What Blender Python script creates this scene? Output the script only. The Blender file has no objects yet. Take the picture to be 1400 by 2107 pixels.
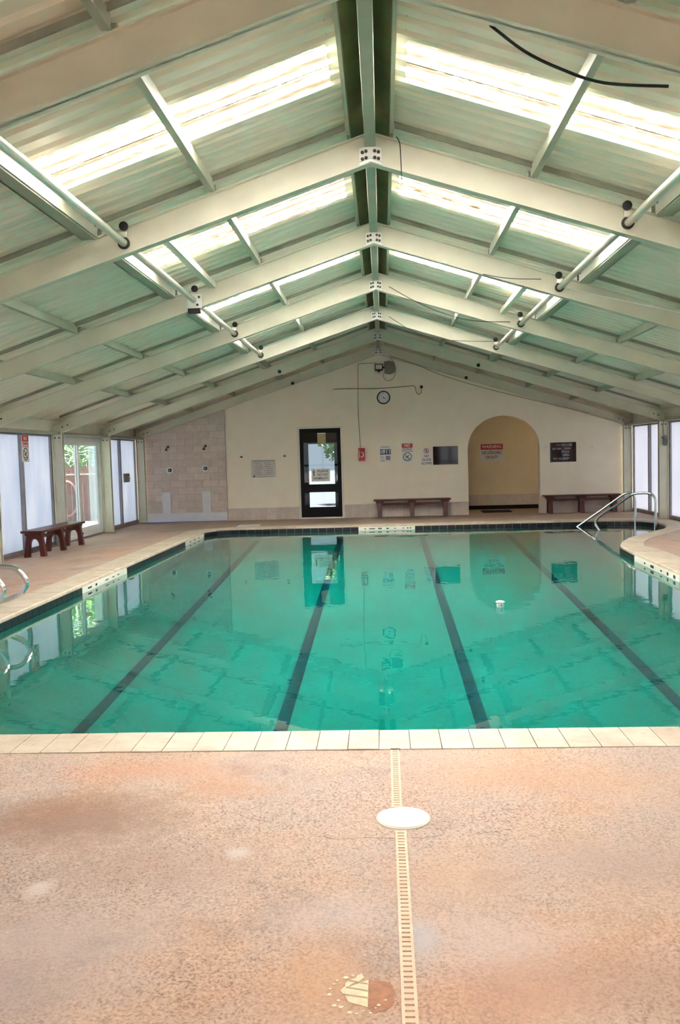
import bpy, bmesh, math, random
from mathutils import Matrix, Vector
from mathutils.geometry import tessellate_polygon
random.seed(7)
S = bpy.context.scene
COL = S.collection

# ------------------------------------------------------------------ camera, sky, sun, exposure
cam_d = bpy.data.cameras.new('camera')
cam = bpy.data.objects.new('camera', cam_d); COL.objects.link(cam)
R_ = Vector((0.99845958, 0.04813093, -0.0276021)); U_ = Vector((0.024439, 0.06511213, 0.99757864)); F_ = Vector((-0.04981162, 0.99671652, -0.06383556))
cam.matrix_world = Matrix(((R_.x, U_.x, -F_.x, 0.036), (R_.y, U_.y, -F_.y, 0.0), (R_.z, U_.z, -F_.z, 1.4133), (0, 0, 0, 1)))
cam_d.sensor_fit = 'HORIZONTAL'; cam_d.sensor_width = 36.0
cam_d.lens = 1805.7 * 36.0 / 1400.0
cam_d.clip_start = 0.05; cam_d.clip_end = 300
S.camera = cam

world = bpy.data.worlds.new('sky'); S.world = world; world.use_nodes = True
wn = world.node_tree.nodes; wl = world.node_tree.links
bg = wn['Background']; bg.inputs['Color'].default_value = (0.90, 0.955, 1.0, 1); bg.inputs['Strength'].default_value = 3.4

sun_d = bpy.data.lights.new('sun', 'SUN'); sun_d.energy = 280.0; sun_d.angle = math.radians(1.0); sun_d.color = (1.0, 0.91, 0.885)
sun = bpy.data.objects.new('sun', sun_d); COL.objects.link(sun)
sun.location = (0, 0, 30); sun.rotation_euler = (math.radians(-9), math.radians(3), 0)   # high midday sun

vs = S.view_settings
vs.view_transform = 'Standard'; vs.look = 'None'; vs.gamma = 1.0; vs.use_curve_mapping = False; vs.exposure = 0.34
S.cycles.max_bounces = 14; S.cycles.diffuse_bounces = 9; S.cycles.glossy_bounces = 4; S.cycles.transmission_bounces = 8; S.cycles.transparent_max_bounces = 12
S.cycles.caustics_reflective = False; S.cycles.caustics_refractive = False
S.cycles.sample_clamp_indirect = 40.0

# ------------------------------------------------------------------ materials
def lin(r, g, b):
    f = lambda c: (c / 255 / 12.92) if c / 255 <= 0.04045 else ((c / 255 + 0.055) / 1.055) ** 2.4
    return (f(r), f(g), f(b), 1)

class NT:
    def __init__(s, name):
        s.m = bpy.data.materials.new(name); s.m.use_nodes = True
        s.t = s.m.node_tree; s.n = s.t.nodes; s.l = s.t.links
        s.n.clear(); s.out = s.add('ShaderNodeOutputMaterial')
    def add(s, t, **k):
        n = s.n.new(t)
        for a, v in k.items(): setattr(n, a, v)
        return n
    def lk(s, a, b): s.l.new(a, b)
    def val(s, sock, v):
        if hasattr(v, 'is_output') or hasattr(v, 'links'): s.lk(v, sock)
        else: sock.default_value = v
    def coord(s, scale=(1, 1, 1), kind='Object'):
        tc = s.add('ShaderNodeTexCoord'); mp = s.add('ShaderNodeMapping'); mp.inputs['Scale'].default_value = scale
        s.lk(tc.outputs[kind], mp.inputs['Vector']); return mp.outputs['Vector']
    def noise(s, v, scale, detail=4, rough=.55, out='Fac'):
        n = s.add('ShaderNodeTexNoise'); n.inputs['Scale'].default_value = scale; n.inputs['Detail'].default_value = detail; n.inputs['Roughness'].default_value = rough
        s.lk(v, n.inputs['Vector']); return n.outputs[out]
    def ramp(s, fac, stops):
        r = s.add('ShaderNodeValToRGB'); e = r.color_ramp.elements
        while len(e) < len(stops): e.new(0.5)
        for k, (p, c) in enumerate(stops):
            e[k].position = p; e[k].color = c if len(c) == 4 else (*c, 1)
        s.lk(fac, r.inputs['Fac']); return r.outputs['Color']
    def mix(s, fac, a, b, bt='MIX'):
        m = s.add('ShaderNodeMix', data_type='RGBA', blend_type=bt)
        s.val(m.inputs[0], fac); s.val(m.inputs[6], a); s.val(m.inputs[7], b); return m.outputs[2]
    def math(s, op, a, b=0.0, c=None):
        m = s.add('ShaderNodeMath', operation=op); s.val(m.inputs[0], a); s.val(m.inputs[1], b)
        if c is not None: s.val(m.inputs[2], c)
        return m.outputs[0]
    def bump(s, h, strength=.3, dist=.01):
        b = s.add('ShaderNodeBump'); b.inputs['Strength'].default_value = strength; b.inputs['Distance'].default_value = dist
        s.lk(h, b.inputs['Height']); return b.outputs['Normal']
    def principled(s, color, rough=.6, metal=0.0, normal=None, spec=.5):
        p = s.add('ShaderNodeBsdfPrincipled')
        s.val(p.inputs['Base Color'], color); s.val(p.inputs['Roughness'], rough); s.val(p.inputs['Metallic'], metal); s.val(p.inputs['Specular IOR Level'], spec)
        if normal is not None: s.lk(normal, p.inputs['Normal'])
        s.lk(p.outputs[0], s.out.inputs['Surface']); return p

def plain(name, rgb, rough=.6, metal=0.0, var=.06, scale=6.0, bump=0.0, bscale=60, spec=.5):
    t = NT(name); v = t.coord(); c = lin(*rgb)
    n = t.noise(v, scale)
    k = tuple(max(0, x * (1 - 2 * var)) for x in c[:3]) + (1,); h = tuple(min(1, x * (1 + 1.2 * var)) for x in c[:3]) + (1,)
    col = t.ramp(n, [(.3, k), (.7, h)])
    nm = t.bump(t.noise(v, bscale, 3), bump, .01) if bump else None
    t.principled(col, rough, metal, nm, spec); return t.m

M = {}
M['frame_paint'] = plain('cream_painted_steel', (211, 209, 190), .5, 0, .04, 3, .08, 40)
M['frame_grey'] = plain('grey_painted_steel', (150, 152, 136), .55, 0, .08, 5)
M['purlin'] = plain('sage_painted_channel', (160, 164, 142), .5, 0, .05, 5)
M['ridge_dark'] = plain('olive_shaded_lining', (84, 92, 48), .8, 0, .15, 3)  # olive ridge lining, its colour darkened for the shade in the ridge opening
M['black'] = plain('black_rubber', (22, 21, 20), .5, 0, .1)
M['dark_bolt'] = plain('dark_steel_bolt', (74, 72, 60), .5, .3, .1)
M['chrome'] = plain('polished_steel', (225, 227, 228), .12, 1.0, .02)
M['dull_steel'] = plain('zinc_tube', (222, 220, 205), .3, .5, .04)
M['white'] = plain('white_plastic', (240, 240, 238), .4, 0, .02)
M['trim_white'] = plain('white_trim_paint', (226, 222, 212), .5, 0, .03)
M['win_frame'] = plain('weathered_aluminium', (150, 148, 152), .45, .3, .08, 8)
M['white_frame'] = plain('white_vinyl_frame', (226, 230, 232), .4, 0, .03)
M['sill'] = plain('grimy_sill', (128, 116, 112), .7, 0, .2, 9)
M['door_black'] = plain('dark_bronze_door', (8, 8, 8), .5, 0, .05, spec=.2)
M['wood'] = None
M['red'] = plain('red_sign_paint', (186, 30, 44), .35, 0, .03)
M['navy'] = plain('navy_print', (30, 38, 92), .4, 0, .03)
M['print_black'] = plain('black_print', (36, 34, 36), .5, 0, .03)
M['print_grey'] = plain('faded_grey_print', (150, 150, 156), .6, 0, .05)
M['sign_white'] = plain('white_sign_board', (232, 231, 230), .35, 0, .02)
M['sign_brown'] = plain('dark_maroon_sign_board', (44, 14, 16), .05, 0, .15, 5, spec=.5)
M['board_grey'] = plain('faded_rules_board', (206, 201, 196), .4, 0, .05, 14)
M['grey_box'] = plain('grey_plastic_housing', (128, 126, 116), .6, 0, .05)
M['blue'] = plain('blue_floor_paint', (92, 118, 178), .6, 0, .1)
M['tile_navy'] = plain('navy_glazed_tile', (8, 11, 26), .3, 0, .3, 9)
M['tile_white'] = plain('white_marker_tile', (226, 226, 214), .3, 0, .04)
M['lane'] = plain('dark_blue_lane_tile', (34, 84, 120), .4, 0, .15, 12)
M['grate'] = plain('beige_drain_plastic', (218, 190, 158), .55, 0, .08, 12)
M['grate_dark'] = plain('dark_brown_drain', (96, 66, 46), .9, 0, .2, 20)  # dark brown, for the strip under the grate bars and the end stop
M['lid'] = plain('ivory_lid_plastic', (214, 208, 194), .4, 0, .02)
M['board_white'] = plain('white_backer_board', (222, 223, 226), .5, 0, .02)
M['fence'] = plain('weathered_brown_boards', (100, 62, 54), .8, 0, .25, 9)
M['fence_rail'] = plain('pale_pink_rail', (206, 180, 172), .7, 0, .1)
M['leaf'] = plain('bright_leaf', (92, 140, 46), .6, 0, .4, 3)
M['leaf_dark'] = plain('palm_leaf', (56, 96, 40), .5, 0, .3, 3)
M['bark'] = plain('bark', (96, 74, 56), .9, 0, .3, 12)
M['paving'] = plain('outdoor_concrete', (66, 66, 66), .85, 0, .1, 2)
M['hose'] = plain('pale_red_hose', (180, 120, 110), .5)
M['wire_tan'] = plain('tan_conduit', (160, 140, 104), .6, 0, .1)
M['lamp_lens'] = plain('pale_lens', (214, 208, 192), .25, 0, .04)
M['clock_face'] = plain('clock_face', (226, 228, 232), .4, 0, .02)
M['brown_fit'] = plain('bronze_shower_head', (84, 62, 46), .4, .4, .1)
M['paper_beige'] = plain('beige_paper', (176, 168, 130), .7, 0, .08, 20)
M['poster_grey'] = plain('pale_grey_print', (190, 182, 180), .3, 0, .12, 14)
M['mat'] = plain('black_door_mat', (24, 20, 18), .9, 0, .2, 40)
M['plaster'] = plain('pale_pool_plaster', (206, 226, 212), .6, 0, .05, 1.5)

def wood():
    t = NT('red_brown_stained_wood'); v = t.coord((14, 1.6, 14)); n = t.noise(v, 3, 6, .6)
    c = t.ramp(n, [(.25, lin(46, 17, 15)), (.5, lin(80, 32, 26)), (.75, lin(104, 48, 38))])
    t.principled(c, .38, 0, t.bump(n, .15, .004)); return t.m
M['wood'] = wood()

def wall_mat(name, a, b, sc=3.0):
    t = NT(name); v = t.coord(); n = t.noise(v, sc, 5)
    c = t.ramp(n, [(.3, lin(*a)), (.7, lin(*b))])
    bp = t.bump(t.noise(v, 45, 4), .18, .01)
    t.principled(c, .8, 0, bp, .3); return t.m
M['wall'] = wall_mat('cream_rendered_wall', (240, 230, 211), (245, 237, 221))
M['alcove'] = wall_mat('tan_rendered_wall', (234, 221, 190), (240, 228, 200))
M['wall_rear'] = wall_mat('rear_wall_render', (222, 212, 192), (230, 221, 203))
M['mortar'] = wall_mat('pink_grey_mortar', (180, 166, 156), (192, 178, 168), 9)

def block_mat(name, a, b):
    t = NT(name); v = t.coord(); oi = t.add('ShaderNodeObjectInfo')
    n = t.noise(v, 9, 5)
    c = t.ramp(n, [(.25, lin(*a)), (.75, lin(*b))])
    hsv = t.add('ShaderNodeHueSaturation'); t.lk(c, hsv.inputs['Color'])
    t.lk(t.math('MULTIPLY_ADD', oi.outputs['Random'], .14, .93), hsv.inputs['Value'])
    t.principled(hsv.outputs[0], .85, 0, t.bump(t.noise(v, 38, 4), .45, .012), .25); return t.m
M['block'] = block_mat('pink_grey_block', (206, 190, 180), (220, 206, 196))
M['split_block'] = block_mat('split_face_block', (200, 186, 178), (216, 204, 196))

def coping_mat():
    t = NT('travertine_coping'); oi = t.add('ShaderNodeObjectInfo'); tc = t.add('ShaderNodeTexCoord')
    geo = t.add('ShaderNodeNewGeometry'); v = geo.outputs['Position']
    n = t.noise(v, 7, 6, .65); n2 = t.noise(v, 42, 3)
    c = t.ramp(n, [(.28, lin(172, 154, 130)), (.5, lin(188, 176, 155)), (.72, lin(199, 190, 172))])
    pits = t.ramp(n2, [(.27, (.62, .58, .5, 1)), (.36, (1, 1, 1, 1))])
    c = t.mix(.7, c, pits, 'MULTIPLY')
    hsv = t.add('ShaderNodeHueSaturation'); t.lk(c, hsv.inputs['Color'])
    t.lk(t.math('MULTIPLY_ADD', oi.outputs['Random'], .12, .93), hsv.inputs['Value'])
    t.principled(hsv.outputs[0], .5, 0, t.bump(n2, .2, .004)); return t.m
M['coping'] = coping_mat()

def deck_mat():
    t = NT('textured_pool_deck'); v = t.coord()
    big = t.noise(v, 1.1, 4, .5); mid = t.noise(v, 2.7, 5, .6)
    base = t.ramp(big, [(.30, lin(176, 146, 122)), (.46, lin(184, 159, 138)), (.60, lin(174, 157, 145)), (.74, lin(190, 175, 163))])
    sh = t.add('ShaderNodeMapping'); sh.inputs['Location'].default_value = (3.7, 9.1, 0); t.lk(v, sh.inputs['Vector'])
    ora = t.ramp(t.noise(sh.outputs[0], 1.9, 3, .5), [(.52, (0, 0, 0, 1)), (.72, (1, 1, 1, 1))])
    base = t.mix(t.math('MULTIPLY', ora, .75), base, lin(188, 146, 110))
    gry = t.ramp(mid, [(.56, (0, 0, 0, 1)), (.74, (1, 1, 1, 1))])
    base = t.mix(t.math('MULTIPLY', gry, .8), base, lin(140, 122, 112))
    # coarse worm-like pitted texture, strength varies over the deck
    wv = t.noise(v, 24, 2, .5, 'Color'); wa = t.add('ShaderNodeVectorMath', operation='MULTIPLY_ADD')
    t.lk(wv, wa.inputs[0]); wa.inputs[1].default_value = (.022, .022, .022); t.lk(v, wa.inputs[2])
    pit_n = t.noise(wa.outputs[0], 112, 3.5, .62)
    amt = t.ramp(t.noise(sh.outputs[0], 1.5, 4, .6), [(.30, (.30, .30, .30, 1)), (.68, (1, 1, 1, 1))])
    pit = t.ramp(pit_n, [(.36, (1, 1, 1, 1)), (.50, (0, 0, 0, 1))])
    pit = t.math('MULTIPLY', pit, amt)
    base = t.mix(t.math('MULTIPLY', pit, .85), base, lin(100, 72, 60))
    lite = t.ramp(pit_n, [(.56, (0, 0, 0, 1)), (.70, (1, 1, 1, 1))])
    base = t.mix(t.math('MULTIPLY', lite, .38), base, lin(222, 204, 192))
    # stains and worn patches with places of their own
    sep = t.add('ShaderNodeSeparateXYZ'); t.lk(v, sep.inputs[0])
    wob = t.noise(v, 16, 4, .6)
    def blob(x, y, rx, ry, soft=.5):
        dx = t.math('DIVIDE', t.math('SUBTRACT', sep.outputs[0], x), rx); dy = t.math('DIVIDE', t.math('SUBTRACT', sep.outputs[1], y), ry)
        d = t.math('SQRT', t.math('ADD', t.math('MULTIPLY', dx, dx), t.math('MULTIPLY', dy, dy)))
        d = t.math('ADD', d, t.math('MULTIPLY', t.math('SUBTRACT', wob, .5), 1.5))
        m = t.add('ShaderNodeMapRange'); m.inputs[1].default_value = 1 - soft; m.inputs[2].default_value = 1 + soft; m.inputs[3].default_value = 1; m.inputs[4].default_value = 0
        t.lk(d, m.inputs[0]); return m.outputs[0]
    for x, y, rx, ry, c, k in [(-.478, 2.83, .035, .035, (244, 236, 228), .8), (-1.06, 2.59, .035, .05, (246, 238, 230), .7), (.115, 2.30, .035, .07, (206, 208, 212), .95),
                            (.30, 2.30, .20, .13, (234, 218, 210), .55), (-.17, 2.42, .16, .10, (226, 210, 204), .5), (-1.0, 2.15, .3, .16, (206, 184, 174), .5),
                            (-1.0, 2.05, .25, .10, (190, 172, 166), .6), (-.95, 3.62, .35, .10, (226, 160, 118), .5), (-.62, 3.40, .16, .10, (214, 160, 116), .6), (.55, 3.5, .45, .16, (226, 178, 138), .55), (.26, 2.66, .16, .20, (230, 184, 136), .5),
                            (-.14, 2.12, .14, .18, (230, 176, 122), .6), (.32, 2.06, .16, .10, (232, 172, 136), .55), (-1.15, 3.12, .35, .22, (160, 122, 96), .85), (-.75, 2.75, .3, .16, (184, 150, 130), .5), (.75, 2.75, .3, .14, (196, 176, 168), .55), (-.9, 2.32, .3, .12, (214, 196, 188), .5), (.62, 2.12, .3, .12, (200, 160, 136), .5)]:
        base = t.mix(t.math('MULTIPLY', blob(x, y, rx, ry, .6), k * .9), base, lin(*[q * .83 for q in c]))
    # hairline cracks
    cw = t.math('MULTIPLY', t.math('SUBTRACT', t.noise(v, 9, 4, .6), .5), .09)
    def crack(x0, y0, x1, y1, w):
        L = math.hypot(x1 - x0, y1 - y0); ux, uy = (x1 - x0) / L, (y1 - y0) / L
        dx = t.math('SUBTRACT', sep.outputs[0], x0); dy = t.math('SUBTRACT', sep.outputs[1], y0)
        a = t.math('ADD', t.math('MULTIPLY', dx, ux), t.math('MULTIPLY', dy, uy))
        p = t.math('ABSOLUTE', t.math('ADD', t.math('SUBTRACT', t.math('MULTIPLY', dy, ux), t.math('MULTIPLY', dx, uy)), cw))
        on = t.math('MULTIPLY', t.math('GREATER_THAN', a, 0.0), t.math('LESS_THAN', a, L))
        return t.math('MULTIPLY', on, t.math('LESS_THAN', p, w))
    for a in [(-.22, 2.95, .05, 2.93, .0026), (.1, 2.945, .21, 2.955, .0028), (-.60, 3.17, -.40, 3.07, .002), (.3, 2.95, .45, 3.0, .002)]:
        base = t.mix(t.math('MULTIPLY', crack(*a), .75), base, lin(112, 66, 40))
    bp = t.bump(pit_n, .30, .004)
    t.principled(base, .62, 0, bp, .35); return t.m
M['deck'] = deck_mat()

def water_mat():
    t = NT('green_pool_water'); v = t.coord()
    n1 = t.noise(v, 2.2, 3, .5); n2 = t.noise(v, 9.0, 2, .5)
    h = t.math('ADD', t.math('MULTIPLY', n1, 1.0), t.math('MULTIPLY', n2, .07))
    nm = t.bump(h, .032, .05)
    fr = t.add('ShaderNodeFresnel'); fr.inputs['IOR'].default_value = 1.42; t.lk(nm, fr.inputs['Normal'])
    tr = t.add('ShaderNodeBsdfTransparent'); tr.inputs['Color'].default_value = (0.035, 0.565, 0.545, 1)
    gl = t.add('ShaderNodeBsdfGlossy'); gl.inputs['Roughness'].default_value = 0.0; gl.inputs['Color'].default_value = (1, 1, 1, 1); t.lk(nm, gl.inputs['Normal'])
    mx = t.add('ShaderNodeMixShader'); t.lk(fr.outputs[0], mx.inputs[0]); t.lk(tr.outputs[0], mx.inputs[1]); t.lk(gl.outputs[0], mx.inputs[2])
    t.lk(mx.outputs[0], t.out.inputs['Surface']); return t.m
M['water'] = water_mat()

def glass_mat(name, tint, ior=1.45, haze=0.0, refl=None):
    t = NT(name)
    fr0 = t.add('ShaderNodeFresnel'); fr0.inputs['IOR'].default_value = ior; ge = t.add('ShaderNodeNewGeometry')
    fr = t.math('MULTIPLY', fr0.outputs[0], t.math('SUBTRACT', 1.0, ge.outputs['Backfacing']))   # outer faces only: a thin pane has no inner total reflection
    tr = t.add('ShaderNodeBsdfTransparent'); tr.inputs['Color'].default_value = tint
    gl = t.add('ShaderNodeBsdfGlossy'); gl.inputs['Roughness'].default_value = 0.02
    a = tr.outputs[0]
    if haze:
        tl = t.add('ShaderNodeBsdfTranslucent'); tl.inputs['Color'].default_value = (.85, .9, .93, 1)
        m0 = t.add('ShaderNodeMixShader'); m0.inputs[0].default_value = haze; t.lk(a, m0.inputs[1]); t.lk(tl.outputs[0], m0.inputs[2]); a = m0.outputs[0]
    mx = t.add('ShaderNodeMixShader'); t.lk(fr, mx.inputs[0]); t.lk(a, mx.inputs[1]); t.lk(gl.outputs[0], mx.inputs[2])
    t.lk(mx.outputs[0], t.out.inputs['Surface']); return t.m
M['glass'] = glass_mat('clear_glass', (.58, .63, .62, 1), 1.4, .03)
M['glass_hazy'] = glass_mat('hazy_glass', (.9, .95, .95, 1), 1.4, .3)
M['glass_rear_added'] = glass_mat('added_rear_glass', (.62, .64, .64, 1), 1.4, .02)
M['glass_dark'] = glass_mat('tinted_door_glass', (.30, .33, .35, 1), 1.5)

def film_mat(name, c0, c1, spread=.9):
    t = NT(name); v = t.coord((1, 1.6, .5)); n = t.noise(v, 2.2, 4, .55)
    col = t.ramp(n, [(.3, (*c0, 1)), (.7, (*c1, 1))])
    tl = t.add('ShaderNodeBsdfTranslucent'); t.lk(col, tl.inputs['Color'])
    df = t.add('ShaderNodeBsdfPrincipled'); df.inputs['Base Color'].default_value = (.8, .83, .88, 1); df.inputs['Roughness'].default_value = .35
    mx = t.add('ShaderNodeMixShader'); mx.inputs[0].default_value = 1 - spread; t.lk(tl.outputs[0], mx.inputs[1]); t.lk(df.outputs[0], mx.inputs[2])
    t.lk(mx.outputs[0], t.out.inputs['Surface']); return t.m
M['film_left'] = film_mat('milky_blue_window_film', (.35, .385, .435), (.43, .45, .475))
M['film_right'] = film_mat('milky_white_window_film', (.42, .435, .465), (.45, .46, .485))
M['film_back'] = film_mat('milky_rear_film', (.62, .66, .72), (.66, .69, .74))

def skylight_mat():
    t = NT('translucent_fibreglass'); v = t.coord((.9, 7, 1)); n = t.noise(v, 1.6, 4, .6)
    v2 = t.coord((7, 26, 1)); n2 = t.noise(v2, 1.5, 4, .65)
    sp = t.add('ShaderNodeSeparateXYZ'); t.lk(t.coord(), sp.inputs[0])
    rib = t.math('SINE', t.math('MULTIPLY', sp.outputs[1], 2 * math.pi / .1645))            # dirt settles in the troughs of the sheet
    m = t.math('ADD', t.math('MULTIPLY_ADD', n2, .60, t.math('MULTIPLY', n, .45)), t.math('MULTIPLY', rib, .11))
    col = t.ramp(m, [(.34, (.0085, .0068, .0040, 1)), (.46, (.0135, .0120, .0084, 1)), (.52, (.020, .0188, .0150, 1)), (.55, (.92, .92, .90, 1))])
    tl = t.add('ShaderNodeBsdfTranslucent'); t.lk(col, tl.inputs['Color'])
    df = t.add('ShaderNodeBsdfDiffuse'); df.inputs['Color'].default_value = (.8, .76, .62, 1)
    mx = t.add('ShaderNodeMixShader'); mx.inputs[0].default_value = .12; t.lk(tl.outputs[0], mx.inputs[1]); t.lk(df.outputs[0], mx.inputs[2])
    t.lk(mx.outputs[0], t.out.inputs['Surface']); return t.m
M['skylight'] = skylight_mat()

def sheet_mat():
    t = NT('pale_green_roof_sheet'); v = t.coord((.6, 2.4, 1)); n = t.noise(v, 1.6, 4)
    c = t.ramp(n, [(.3, lin(228, 219, 200)), (.7, lin(236, 228, 211))])
    t.principled(c, .45, 0, None, .4); return t.m
M['sheet'] = sheet_mat()

# ------------------------------------------------------------------ mesh helpers
class MB:
    def __init__(s): s.v = []; s.f = []; s.sm = []
    def add(s, vs_, fs, smooth=False):
        b = len(s.v); s.v += [tuple(p) for p in vs_]
        for f in fs: s.f.append(tuple(i + b for i in f)); s.sm.append(smooth)
        return s
    def box(s, x0, x1, y0, y1, z0, z1):
        return s.add([(x0, y0, z0), (x1, y0, z0), (x1, y1, z0), (x0, y1, z0), (x0, y0, z1), (x1, y0, z1), (x1, y1, z1), (x0, y1, z1)],
                     [(0, 3, 2, 1), (4, 5, 6, 7), (0, 1, 5, 4), (1, 2, 6, 5), (2, 3, 7, 6), (3, 0, 4, 7)])
    def hexa(s, p):
        return s.add(p, [(0, 3, 2, 1), (4, 5, 6, 7), (0, 1, 5, 4), (1, 2, 6, 5), (2, 3, 7, 6), (3, 0, 4, 7)])
    def prism(s, poly, axis, a, b):
        """poly: 2-D outline; axis 'x' (y,z), 'y' (x,z) or 'z' (x,y); extruded from a to b"""
        n = len(poly)
        P = lambda q, t: {'x': (t, q[0], q[1]), 'y': (q[0], t, q[1]), 'z': (q[0], q[1], t)}[axis]
        vs_ = [P(q, a) for q in poly] + [P(q, b) for q in poly]
        tris = tessellate_polygon([[Vector((q[0], q[1], 0)) for q in poly]])
        fs = [tuple(t) for t in tris] + [tuple(n + i for i in reversed(t)) for t in tris] + [(i, n + i, n + (i + 1) % n, (i + 1) % n) for i in range(n)]
        return s.add(vs_, fs)
    def tube(s, path, r, n=10, cap=True):
        path = [Vector(p) for p in path]; rings = []
        up = None
        for i, p in enumerate(path):
            d = (path[min(i + 1, len(path) - 1)] - path[max(i - 1, 0)]).normalized()
            if up is None:
                up = Vector((0, 0, 1)) if abs(d.z) < .9 else Vector((1, 0, 0))
            a = d.cross(up).normalized(); up = a.cross(d).normalized()
            rings.append([p + r * (math.cos(2 * math.pi * k / n) * a + math.sin(2 * math.pi * k / n) * up) for k in range(n)])
        vs_ = [q for g in rings for q in g]; fs = []
        for i in range(len(rings) - 1):
            for k in range(n): fs.append((i * n + k, i * n + (k + 1) % n, (i + 1) * n + (k + 1) % n, (i + 1) * n + k))
        s.add(vs_, fs, True)
        if cap:
            b = len(s.v) - len(vs_)
            s.f.append(tuple(b + k for k in reversed(range(n)))); s.sm.append(False)
            s.f.append(tuple(b + (len(rings) - 1) * n + k for k in range(n))); s.sm.append(False)
        return s
    def lathe(s, c, axis, prof, n=24):
        """prof: (radius, offset along axis) list"""
        c = Vector(c); A = {'x': Vector((1, 0, 0)), 'y': Vector((0, 1, 0)), 'z': Vector((0, 0, 1))}[axis]
        B = Vector((0, 1, 0)) if axis == 'x' else Vector((1, 0, 0)); D = A.cross(B)
        vs_ = []; fs = []
        for r, h in prof:
            for k in range(n):
                a = 2 * math.pi * k / n; vs_.append(c + A * h + r * (math.cos(a) * B + math.sin(a) * D))
        for i in range(len(prof) - 1):
            for k in range(n): fs.append((i * n + k, i * n + (k + 1) % n, (i + 1) * n + (k + 1) % n, (i + 1) * n + k))
        fs.append(tuple(reversed(range(n)))); fs.append(tuple((len(prof) - 1) * n + k for k in range(n)))
        return s.add(vs_, fs, False)
    def mesh(s, name, off=(0, 0, 0), bevel=0.0):
        me = bpy.data.meshes.new(name)
        me.from_pydata([(x - off[0], y - off[1], z - off[2]) for x, y, z in s.v], [], s.f)
        me.polygons.foreach_set('use_smooth', s.sm)
        bm = bmesh.new(); bm.from_mesh(me); bmesh.ops.recalc_face_normals(bm, faces=bm.faces)
        if bevel:
            ed = [e for e in bm.edges if len(e.link_faces) == 2 and e.calc_face_angle(0) > .5]
            bmesh.ops.bevel(bm, geom=ed, offset=bevel, segments=2, profile=.6, affect='EDGES')
        bm.to_mesh(me); bm.free(); me.update(); return me

def base(o):
    p = [0.0, 0.0, 0.0]
    while o is not None:
        for k in range(3): p[k] += o.location[k]
        o = o.parent
    return p
def obj(name, mb, mat, parent=None, at=None, bevel=0.0):
    """one mesh object; geometry given in world metres, origin at its parent's base (or at `at`)"""
    off = base(parent) if parent else (at or (0, 0, 0))
    me = mb.mesh(name, off, bevel); me.materials.append(M[mat] if isinstance(mat, str) else mat)
    o = bpy.data.objects.new(name, me); COL.objects.link(o)
    if parent: o.parent = parent
    else: o.location = off
    return o
def put(name, me, parent, loc, rz=0.0, sc=None):
    """another object on shared mesh data, placed at a world point"""
    o = bpy.data.objects.new(name, me); COL.objects.link(o); b = base(parent)
    o.parent = parent; o.location = (loc[0] - b[0], loc[1] - b[1], loc[2] - b[2]); o.rotation_euler = (0, 0, rz)
    if sc: o.scale = sc
    return o
def shared(name, mb, mat, bevel=0.0):
    me = mb.mesh(name, (0, 0, 0), bevel); me.materials.append(M[mat]); return me
def tag(o, label, cat, group=None):
    o['label'] = label; o['category'] = cat
    if group: o['group'] = group
    return o
def thing(name, label, cat, loc, group=None):
    o = bpy.data.objects.new(name, None); o.empty_display_size = .2; COL.objects.link(o); o.location = loc
    return tag(o, label, cat, group)
def struct(o): o['kind'] = 'structure'; return o
def sroot(name, loc=(0, 0, 0)):
    o = bpy.data.objects.new(name, None); o.empty_display_size = .2; COL.objects.link(o); o.location = loc
    return struct(o)
def text(name, body, size, loc, mat, parent, face='-y', width=None, thick=.0012):
    """flat raised lettering, centred at loc, read from the pool side"""
    cu = bpy.data.curves.new(name, 'FONT'); cu.body = body; cu.size = size; cu.align_x = 'CENTER'; cu.align_y = 'CENTER'; cu.extrude = thick; cu.offset = size * .012; cu.resolution_u = 3
    tmp = bpy.data.objects.new('tmp', cu); COL.objects.link(tmp)
    dg = bpy.context.evaluated_depsgraph_get(); me = bpy.data.meshes.new_from_object(tmp.evaluated_get(dg))
    bpy.data.objects.remove(tmp); bpy.data.curves.remove(cu)
    me.name = name; w = max(v.co.x for v in me.vertices) - min(v.co.x for v in me.vertices)
    k = (width / w) if width else 1.0
    b = base(parent)
    for v in me.vertices:
        x, y, z = v.co.x * k, v.co.y, v.co.z
        p = {'-y': (x, -z, y), '+x': (z, x, y), '-x': (-z, -x, y)}[face]
        v.co = (p[0] + loc[0] - b[0], p[1] + loc[1] - b[1], p[2] + loc[2] - b[2])
    me.materials.clear(); me.materials.append(M[mat])
    o = bpy.data.objects.new(name, me); COL.objects.link(o); o.parent = parent; return o
def smooth_path(pts, n=6):
    P = [Vector(p) for p in pts]; out = []
    for i in range(len(P) - 1):
        a, b, c, d = P[max(i - 1, 0)], P[i], P[i + 1], P[min(i + 2, len(P) - 1)]
        for k in range(n):
            t = k / n
            out.append(.5 * ((2 * b) + (c - a) * t + (2 * a - 5 * b + 4 * c - d) * t * t + (3 * b - a - 3 * c + d) * t ** 3))
    out.append(P[-1]); return out

# ------------------------------------------------------------------ dimensions
YW = 19.93
XW = 5.60                                    # window plane, both sides
T = [4.3472 + 2.5915 * k for k in range(6)] + [19.80]     # roof frames, nearest first
BAYS = [-3.42, -.83, 1.756] + [T[k] for k in range(6)] + [YW]
roof_z = lambda x: 3.985 - .328 * abs(x)
top_z = lambda x: 3.885 - .328 * abs(x)
bot_z = lambda x: 3.650 - .318 * abs(x)

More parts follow.
